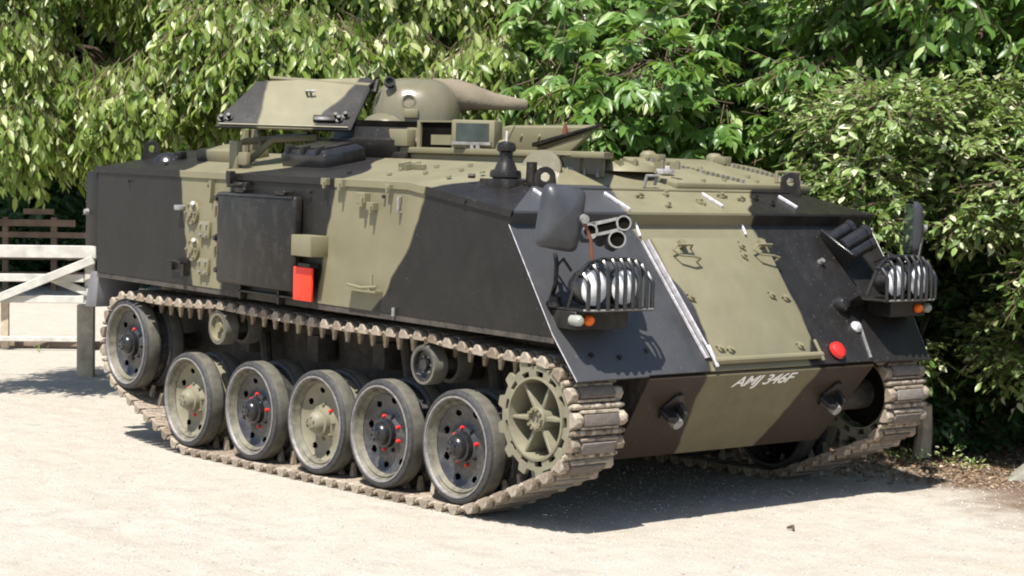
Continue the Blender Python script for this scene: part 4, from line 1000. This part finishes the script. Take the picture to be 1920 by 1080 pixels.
# ================================================================== vegetation
rng = np.random.default_rng(11)
def unit(v): return v/np.maximum(1e-9, np.linalg.norm(v, axis=-1, keepdims=True))
def leaf_mesh(name, pos, axis, nrm, L, W, rnd, mat, fold=.16):
    """one small folded blade per row: base, left, tip, right, mid"""
    n = len(pos); axis = unit(axis); side = unit(np.cross(axis, nrm)); nr = unit(np.cross(side, axis))
    L = L[:, None]; W = W[:, None]
    base = pos; mid = pos+axis*L*.5-nr*W*fold; tip = pos+axis*L-nr*L*rng.uniform(-.05, .38, (n, 1))
    q1 = pos+axis*L*.28+side*W*.42; q2 = pos+axis*L*.66+side*W*.40
    r1 = pos+axis*L*.28-side*W*.42; r2 = pos+axis*L*.66-side*W*.40
    V_ = np.stack([base, mid, tip, q1, q2, r1, r2], 1).reshape(-1, 3)
    tris = np.array([[0, 1, 3], [3, 1, 4], [4, 1, 2], [0, 5, 1], [5, 6, 1], [6, 2, 1]])
    F_ = (np.arange(n)[:, None, None]*7+tris[None]).reshape(-1, 3)
    me = bpy.data.meshes.new(name); me.vertices.add(len(V_)); me.vertices.foreach_set('co', V_.ravel())
    me.loops.add(F_.size); me.loops.foreach_set('vertex_index', F_.ravel().astype(np.int32))
    me.polygons.add(len(F_)); me.polygons.foreach_set('loop_start', np.arange(0, F_.size, 3, dtype=np.int32))
    me.update(); me.validate()
    at_ = me.attributes.new('rnd', 'FLOAT', 'POINT'); at_.data.foreach_set('value', np.repeat(rnd, 7).astype(np.float32))
    me.materials.append(mat); return me
def sprays(clumps, k, L0, W0, twig, droop, kind='alt', spread=1.0):
    """clumps rows: x y z rx rz count; returns leaf arrays + twig segments"""
    P, D, B = [], [], []
    for (x, y, z, rx, rz, cnt) in clumps:
        u = unit(rng.normal(size=(cnt, 3))); rad = rng.uniform(.25, 1, (cnt, 1))**.5
        P.append(np.array((x, y, z))+u*rad*np.array((rx, rx, rz))); D.append(u)
        B.append(np.full(cnt, rng.uniform(-.12, .12)))
    P = np.concatenate(P); D = np.concatenate(D); B = np.concatenate(B); n = len(P)
    d = unit(D*np.array((1, 1, .5))*spread+np.array((0, 0, -droop))+rng.normal(size=(n, 3))*.35)
    pos, ax, nr, L, W, rd = [], [], [], [], [], []
    s = unit(np.cross(d, np.array((0, 0, 1.))+rng.normal(size=(n, 3))*.1)); upv = unit(np.cross(s, d))
    tl = twig*rng.uniform(.7, 1.3, (n, 1))
    for i in range(k):
        t = (i+.5)/k
        if kind == 'palm':
            a = (i/(k-1)-.5)*4.0; p = P+d*tl
            axis = d*math.cos(a)+s*math.sin(a)+np.array((0, 0, -.35))+rng.normal(size=(n, 3))*.08
            ll = L0*(1-.12*abs(a))*rng.uniform(.8, 1.15, n)
        else:
            p = P+d*tl*t+rng.normal(size=(n, 3))*.01
            sg = 1 if i % 2 else -1
            axis = d*.45+s*sg*.75+np.array((0, 0, -droop*.7))+rng.normal(size=(n, 3))*.22
            if i == k-1: axis = d+rng.normal(size=(n, 3))*.1
            ll = L0*rng.uniform(.45, 1.25, n)
        pos.append(p); ax.append(axis); nr.append(upv+rng.normal(size=(n, 3))*.35)
        L.append(ll); W.append(ll*W0/L0*rng.uniform(.85, 1.15, n)); rd.append(np.clip(.45+B+rng.normal(size=n)*.30, 0, 1))
    return [np.concatenate(q) for q in (pos, ax, nr, L, W, rd)]+[P, P+d*tl]
def twigs(mb, A, Bp, r=.004, every=1):
    for a, b in list(zip(A, Bp))[::every]: mb.tube([Vector(a), Vector(b)], [r, r*.5], 3, caps=False)
def tree(name, base, clumps, mat, k, L0, W0, twig, droop, kind, label, cat, trunk_h, tr=.10, group=None, leaves='crown', nl=9):
    root = empty(name, base); inv = Matrix.Translation(Vector(base)).inverted()
    tag(root, label, cat, group)
    pos, ax, nr, L, W, rd, A, B = sprays(clumps, k, L0, W0, twig, droop, kind)
    pos = pos-np.array(base)
    cr = link(leaves, leaf_mesh(leaves, pos, ax, nr, L, W, rd, mat), root)
    mb = MB(); b = Vector(base); r2 = random.Random(len(clumps)); top = b+Vector((r2.uniform(-.2, .2), r2.uniform(-.2, .2), trunk_h))
    if trunk_h > 0:
        mb.tube([b-Vector((0, 0, .05)), b+(top-b)*.35+Vector((.04, .03, 0)), b+(top-b)*.7+Vector((-.04, .02, 0)), top], [tr*1.25, tr, tr*.8, tr*.5], 10)
        mk('trunk', mb, M['bark'], root, inv)
    mb = MB(); fork = b+(top-b)*.6
    for (x, y, z, rx, rz, cnt) in clumps:
        c = Vector((x, y, z)); st = b+(top-b)*r2.uniform(.35, .95) if trunk_h > 0 else b
        md = (st+c)/2+Vector((r2.uniform(-.15, .15), r2.uniform(-.15, .15), r2.uniform(.0, .25)))
        mb.tube([st, md, c], [tr*.3, tr*.2, .008], 6, caps=False)
    mk('branch', mb, M['bark'], root, inv, label='limbs running into the foliage')['kind'] = 'stuff'
    mb = MB(); twigs(mb, A, B, .005, 1); mk('twig', mb, M['bark'], root, inv)['kind'] = 'stuff'
    return root
def region(a0, a1, b0, b1, z0, z1, n, rx, rz, cnt, lower=None, lean=0.):
    out = []
    for i in range(n):
        a = rng.uniform(a0, a1); b = rng.uniform(b0, b1); z = rng.uniform(z0, z1)
        if lower and z < lower(a): z = lower(a)+rng.uniform(0, .3)
        b += lean*(z-z0)
        s = rng.uniform(.7, 1.3); x, y, _ = yard(a, b); out.append((x, y, z, rx*s, rz*s, int(cnt*s)))
    return out
# drooping yellow-green tree over the rear of the vehicle
low = lambda a: 2.30+.10*math.sin(a*3)+(.2 if a > -3 else 0)-(.25 if a < -3.7 else 0)
cl = region(-4.7, -2.2, 14.6, 15.8, 2.1, 4.2, 48, .34, .27, 76, low, .6)
tree('drooping_tree', yard(-3.2, 17.9), cl, M['leaf_yellow'], 8, .112, .047, .34, 1.4, 'alt', 'drooping yellow-green leafed tree overhanging the rear left of the vehicle', 'tree', 3.0, .12)
cl = region(-2.4, .35, 14.4, 15.3, 2.6, 4.2, 48, .34, .26, 82, None, 1.0)
cl += region(-2.5, -1.2, 14.6, 15.2, 2.35, 3.4, 9, .35, .35, 80)
tree('bright_leaved_tree', yard(-.95, 16.2), cl, M['leaf_yellow'], 8, .12, .052, .34, 1.3, 'alt', 'bright yellow-green tree with hanging leaves right behind the turret', 'tree', 3.4, .10)
cl = region(.1, 2.9, 13.5, 15.0, 2.1, 3.9, 46, .34, .22, 46, None, .45)
cl += region(.2, 1.9, 13.2, 13.8, 2.2, 2.9, 8, .28, .22, 34)
tree('broad_leaved_tree', yard(1.9, 15.2), cl, M['leaf_mid'], 7, .155, .066, .22, .55, 'palm', 'mid green tree with large fanned leaves behind the front of the vehicle', 'tree', 3.2, .11)
# pale elder bush on the right
cl = region(2.05, 3.9, 11.4, 12.4, 1.55, 2.45, 36, .22, .12, 66, None, .4)
cl += region(3.0, 4.2, 11.2, 12.0, 1.15, 1.9, 14, .24, .18, 66)+region(2.6, 4.0, 11.9, 12.7, .45, 1.2, 14, .16, .12, 34)
tree('pale_elder_bush', yard(3.3, 14.2), cl, M['leaf_elder'], 7, .075, .036, .20, .25, 'alt', 'pale yellow-green bush spilling forward at the right edge', 'bush', 1.9, .05)
cl = region(1.9, 4.6, 12.0, 13.6, 2.35, 4.2, 36, .32, .22, 66, None, .2)
tree('overhanging_tree', yard(3.6, 14.4), cl, M['leaf_mid'], 7, .12, .052, .26, .6, 'alt', 'darker green tree rising above the pale bush on the right', 'tree', 3.6, .13)
# dark understorey right of the vehicle
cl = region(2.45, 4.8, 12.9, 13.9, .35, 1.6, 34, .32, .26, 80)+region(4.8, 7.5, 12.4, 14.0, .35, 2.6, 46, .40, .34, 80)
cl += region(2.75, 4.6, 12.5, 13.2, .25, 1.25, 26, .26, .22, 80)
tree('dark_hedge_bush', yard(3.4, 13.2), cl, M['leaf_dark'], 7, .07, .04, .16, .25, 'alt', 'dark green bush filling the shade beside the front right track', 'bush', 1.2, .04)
# hedge behind the vehicle, its leaf colour darkened to give shaded gaps
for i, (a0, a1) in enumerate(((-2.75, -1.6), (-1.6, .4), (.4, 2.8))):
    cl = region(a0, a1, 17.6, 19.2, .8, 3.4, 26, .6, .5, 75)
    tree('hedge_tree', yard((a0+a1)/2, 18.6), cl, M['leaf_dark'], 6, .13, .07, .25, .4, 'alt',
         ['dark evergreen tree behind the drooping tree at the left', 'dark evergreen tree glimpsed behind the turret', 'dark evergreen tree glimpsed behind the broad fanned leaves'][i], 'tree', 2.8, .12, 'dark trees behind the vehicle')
# far wood
def wood(name, a0, a1, b0, b1, zt, n, cnt, L):
    cl = region(a0, a1, b0, b1, .4, zt, n, 1.3, 1.0, cnt)
    pos, ax, nr, Ln, W, rd, A, B = sprays(cl, 5, L, L*.6, .4, .3)
    o = link(name, leaf_mesh(name, pos, ax, nr, Ln, W, rd, M['leaf_dark'])); tag(o, 'dense dark wood closing the view behind the trees', 'woodland', kind='stuff')
    return o
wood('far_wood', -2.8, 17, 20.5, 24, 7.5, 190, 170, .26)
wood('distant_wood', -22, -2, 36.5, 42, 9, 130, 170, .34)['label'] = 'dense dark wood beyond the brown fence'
cl = region(-12, -6.5, 34.6, 36.5, .2, 1.5, 40, .7, .5, 60)
pos, ax, nr, Ln, W, rd, A, B = sprays(cl, 5, .12, .07, .25, .3)
tag(link('undergrowth', leaf_mesh('undergrowth', pos, ax, nr, Ln, W, rd, M['leaf_dark'])), 'dark undergrowth just beyond the brown fence', 'undergrowth', kind='stuff')
# dark foliage beyond the fence, with an unseen crown added to shade it
cl = region(-15, -6.5, 28, 36.5, 5.4, 8.0, 60, 1.2, .8, 110)+region(-11.5, -7, 34.8, 36.4, 1.6, 4.6, 26, .8, .6, 110)
tree('shady_oak_tree', yard(-12.2, 36.8), cl, M['leaf_dark'], 6, .24, .13, .35, .5, 'alt', 'large dark tree shading the brown fence at the far left', 'tree', 6.0, .22)

# ---- trunks visible at the right
for (a, b, h, r) in ((2.72, 12.45, .36, .055), (3.55, 12.7, 1.2, .014)):
    mb = MB(); c = Vector(yard(a, b)); mb.tube([Vector((0, 0, -.05)), Vector((.01, .02, h*.5)), Vector((.03, 0, h))], [r*1.2, r, r*.8], 10)
    o = mk('tree_stump' if h < 1 else 'sapling_stem', mb, M['bark' if h > 1 else 'postw'], bevel=0); o.location = c
    tag(o, 'short mossy stump just right of the front track' if h < 1 else 'thin bare stem standing in the dark bush', 'stump' if h < 1 else 'plant')
# pale stone block at right edge
mb = MB(); mb.add([(-.28, -.12, -.02), (.30, -.16, -.02), (.32, .20, -.02), (-.2, .16, -.02), (.02, -.06, .16), (.26, -.10, .21), (.27, .12, .20), (.0, .08, .17)],
                  [(3, 2, 1, 0), (4, 5, 6, 7), (0, 1, 5, 4), (1, 2, 6, 5), (2, 3, 7, 6), (3, 0, 4, 7)])
o = mk('stone_block', mb, M['stone'], bevel=.02); o.location = yard(3.28, 11.55); o.rotation_euler = (0, 0, YAW-R(90))
tag(o, 'wedge of pale grey stone half cut off at the lower right edge', 'stone')
# small plants at the hedge foot
def tuft(x, y, label, n, h, mat=M['leaf_elder']):
    root = empty('weed_plant', (x, y, 0)); tag(root, label, 'plant', 'weeds at the hedge foot'); h *= .6; n = int(n*.6)
    th = rng.uniform(0, 2*math.pi, n); p = np.stack([np.cos(th)*rng.uniform(0, .12, n), np.sin(th)*rng.uniform(0, .12, n), rng.uniform(0, h, n)], 1)
    ax = np.stack([np.cos(th), np.sin(th), rng.uniform(.1, 1.2, n)], 1)
    link('leaves', leaf_mesh('leaves', p, ax, rng.normal(size=(n, 3))+np.array((0, 0, 1)), rng.uniform(.02, .05, n), rng.uniform(.01, .02, n), rng.uniform(.2, 1, n), mat), root)
for i, (a, b) in enumerate(((2.62, 12.15), (2.80, 12.0), (2.45, 12.4), (2.95, 11.95))):
    x, y, _ = yard(a, b); tuft(x, y, ['pale leafy weed at the foot of the dark bush', 'tall pale weed with upright leaves near the stone block', 'low green weed in the shade beside the front right track', 'small pale weed on the brown leaf litter'][i], 60, (.16, .22, .12, .1)[i])
x, y, _ = yard(-5.0, 20.0); tuft(x, y, 'tiny green weed growing beneath the white gate', 26, .10, M['leaf_mid'])

# ================================================================== loose ground cover (one object each)
def stones(name, n, fx, smin, smax, mat, label, flat=.6):
    P = fx(n); s = rng.uniform(smin, smax, n)*rng.uniform(.5, 1, n); th = rng.uniform(0, 6.28, n)
    o_ = np.array([(1, 0, 0), (0, 1, 0), (-1, 0, 0), (0, -1, 0), (0, 0, 1), (0, 0, -.3)], float)
    ct, st = np.cos(th), np.sin(th); q = o_[None]*rng.uniform(.6, 1.2, (n, 6, 1))*s[:, None, None]
    X = q[..., 0]*ct[:, None]-q[..., 1]*st[:, None]; Yv = q[..., 0]*st[:, None]+q[..., 1]*ct[:, None]; Z = q[..., 2]*flat
    V_ = (np.stack([X, Yv, Z], 2)+P[:, None, :]).reshape(-1, 3)
    tr = np.array([[0, 1, 4], [1, 2, 4], [2, 3, 4], [3, 0, 4], [1, 0, 5], [2, 1, 5], [3, 2, 5], [0, 3, 5]])
    F_ = (np.arange(n)[:, None, None]*6+tr[None]).reshape(-1, 3)
    me = bpy.data.meshes.new(name); me.vertices.add(len(V_)); me.vertices.foreach_set('co', V_.ravel())
    me.loops.add(F_.size); me.loops.foreach_set('vertex_index', F_.ravel().astype(np.int32))
    me.polygons.add(len(F_)); me.polygons.foreach_set('loop_start', np.arange(0, F_.size, 3, dtype=np.int32)); me.update(); me.validate()
    a = me.attributes.new('rnd', 'FLOAT', 'POINT'); a.data.foreach_set('value', np.repeat(rng.uniform(0, 1, n), 6).astype(np.float32))
    me.materials.append(mat); o = link(name, me); tag(o, label, 'gravel', kind='stuff'); return o
def pebble_mat():
    m, nt, b = newmat('pebble'); a = N(nt, 'ShaderNodeAttribute'); a.attribute_name = 'rnd'
    nt.links.new(ramp(nt, a.outputs['Fac'], [(0, (.25, .2, .15)), (.3, (.42, .38, .32)), (.7, (.54, .50, .44)), (1, (.66, .63, .58))]), b.inputs['Base Color']); b.inputs['Roughness'].default_value = .85; return m
def around(a0, a1, b0, b1):
    def f(n):
        a = rng.uniform(a0, a1, n); b = b0+(b1-b0)*rng.uniform(0, 1, n)**1.4
        p = Y0+a[:, None]*RH+b[:, None]*FH; return np.concatenate([p, np.zeros((n, 1))], 1)
    return f
stones('gravel', 45000, around(-5.5, 4.5, 7.0, 20), .003, .011, pebble_mat(), 'loose pale gravel scattered over the yard')
# leaf litter under the hedge
n = 9000; a = rng.uniform(1.2, 4.2, n); b = rng.uniform(11.0, 14.0, n)
keep = (b > 11.0+.35*np.abs(rng.normal(size=n))+np.clip(2.6-a, 0, 2)*.5); a, b = a[keep], b[keep]; n = len(a)
p = np.concatenate([Y0+a[:, None]*RH+b[:, None]*FH, rng.uniform(.003, .02, (n, 1))], 1)
ax = np.concatenate([rng.normal(size=(n, 2)), rng.normal(size=(n, 1))*.15], 1)
o = link('leaf_litter', leaf_mesh('leaf_litter', p, ax, rng.normal(size=(n, 3))*.3+np.array((0, 0, 1)), rng.uniform(.02, .05, n), rng.uniform(.012, .025, n), rng.uniform(0, 1, n), M['leaf_litter']))
tag(o, 'dry brown leaf litter lying along the foot of the hedge', 'leaf litter', kind='stuff')
# a few odd bits of debris on the gravel
x, y, _ = yard(1.42, 9.58)
mb = MB(); mb.tube([(0, 0, .012), (.03, .01, .02), (.055, -.01, .012)], [.006, .012, .005], 6); o = mk('fallen_twig', mb, M['bark']); o.location = (x, y, 0)
tag(o, 'small brown twig on the sunlit gravel in front of the nose', 'twig')
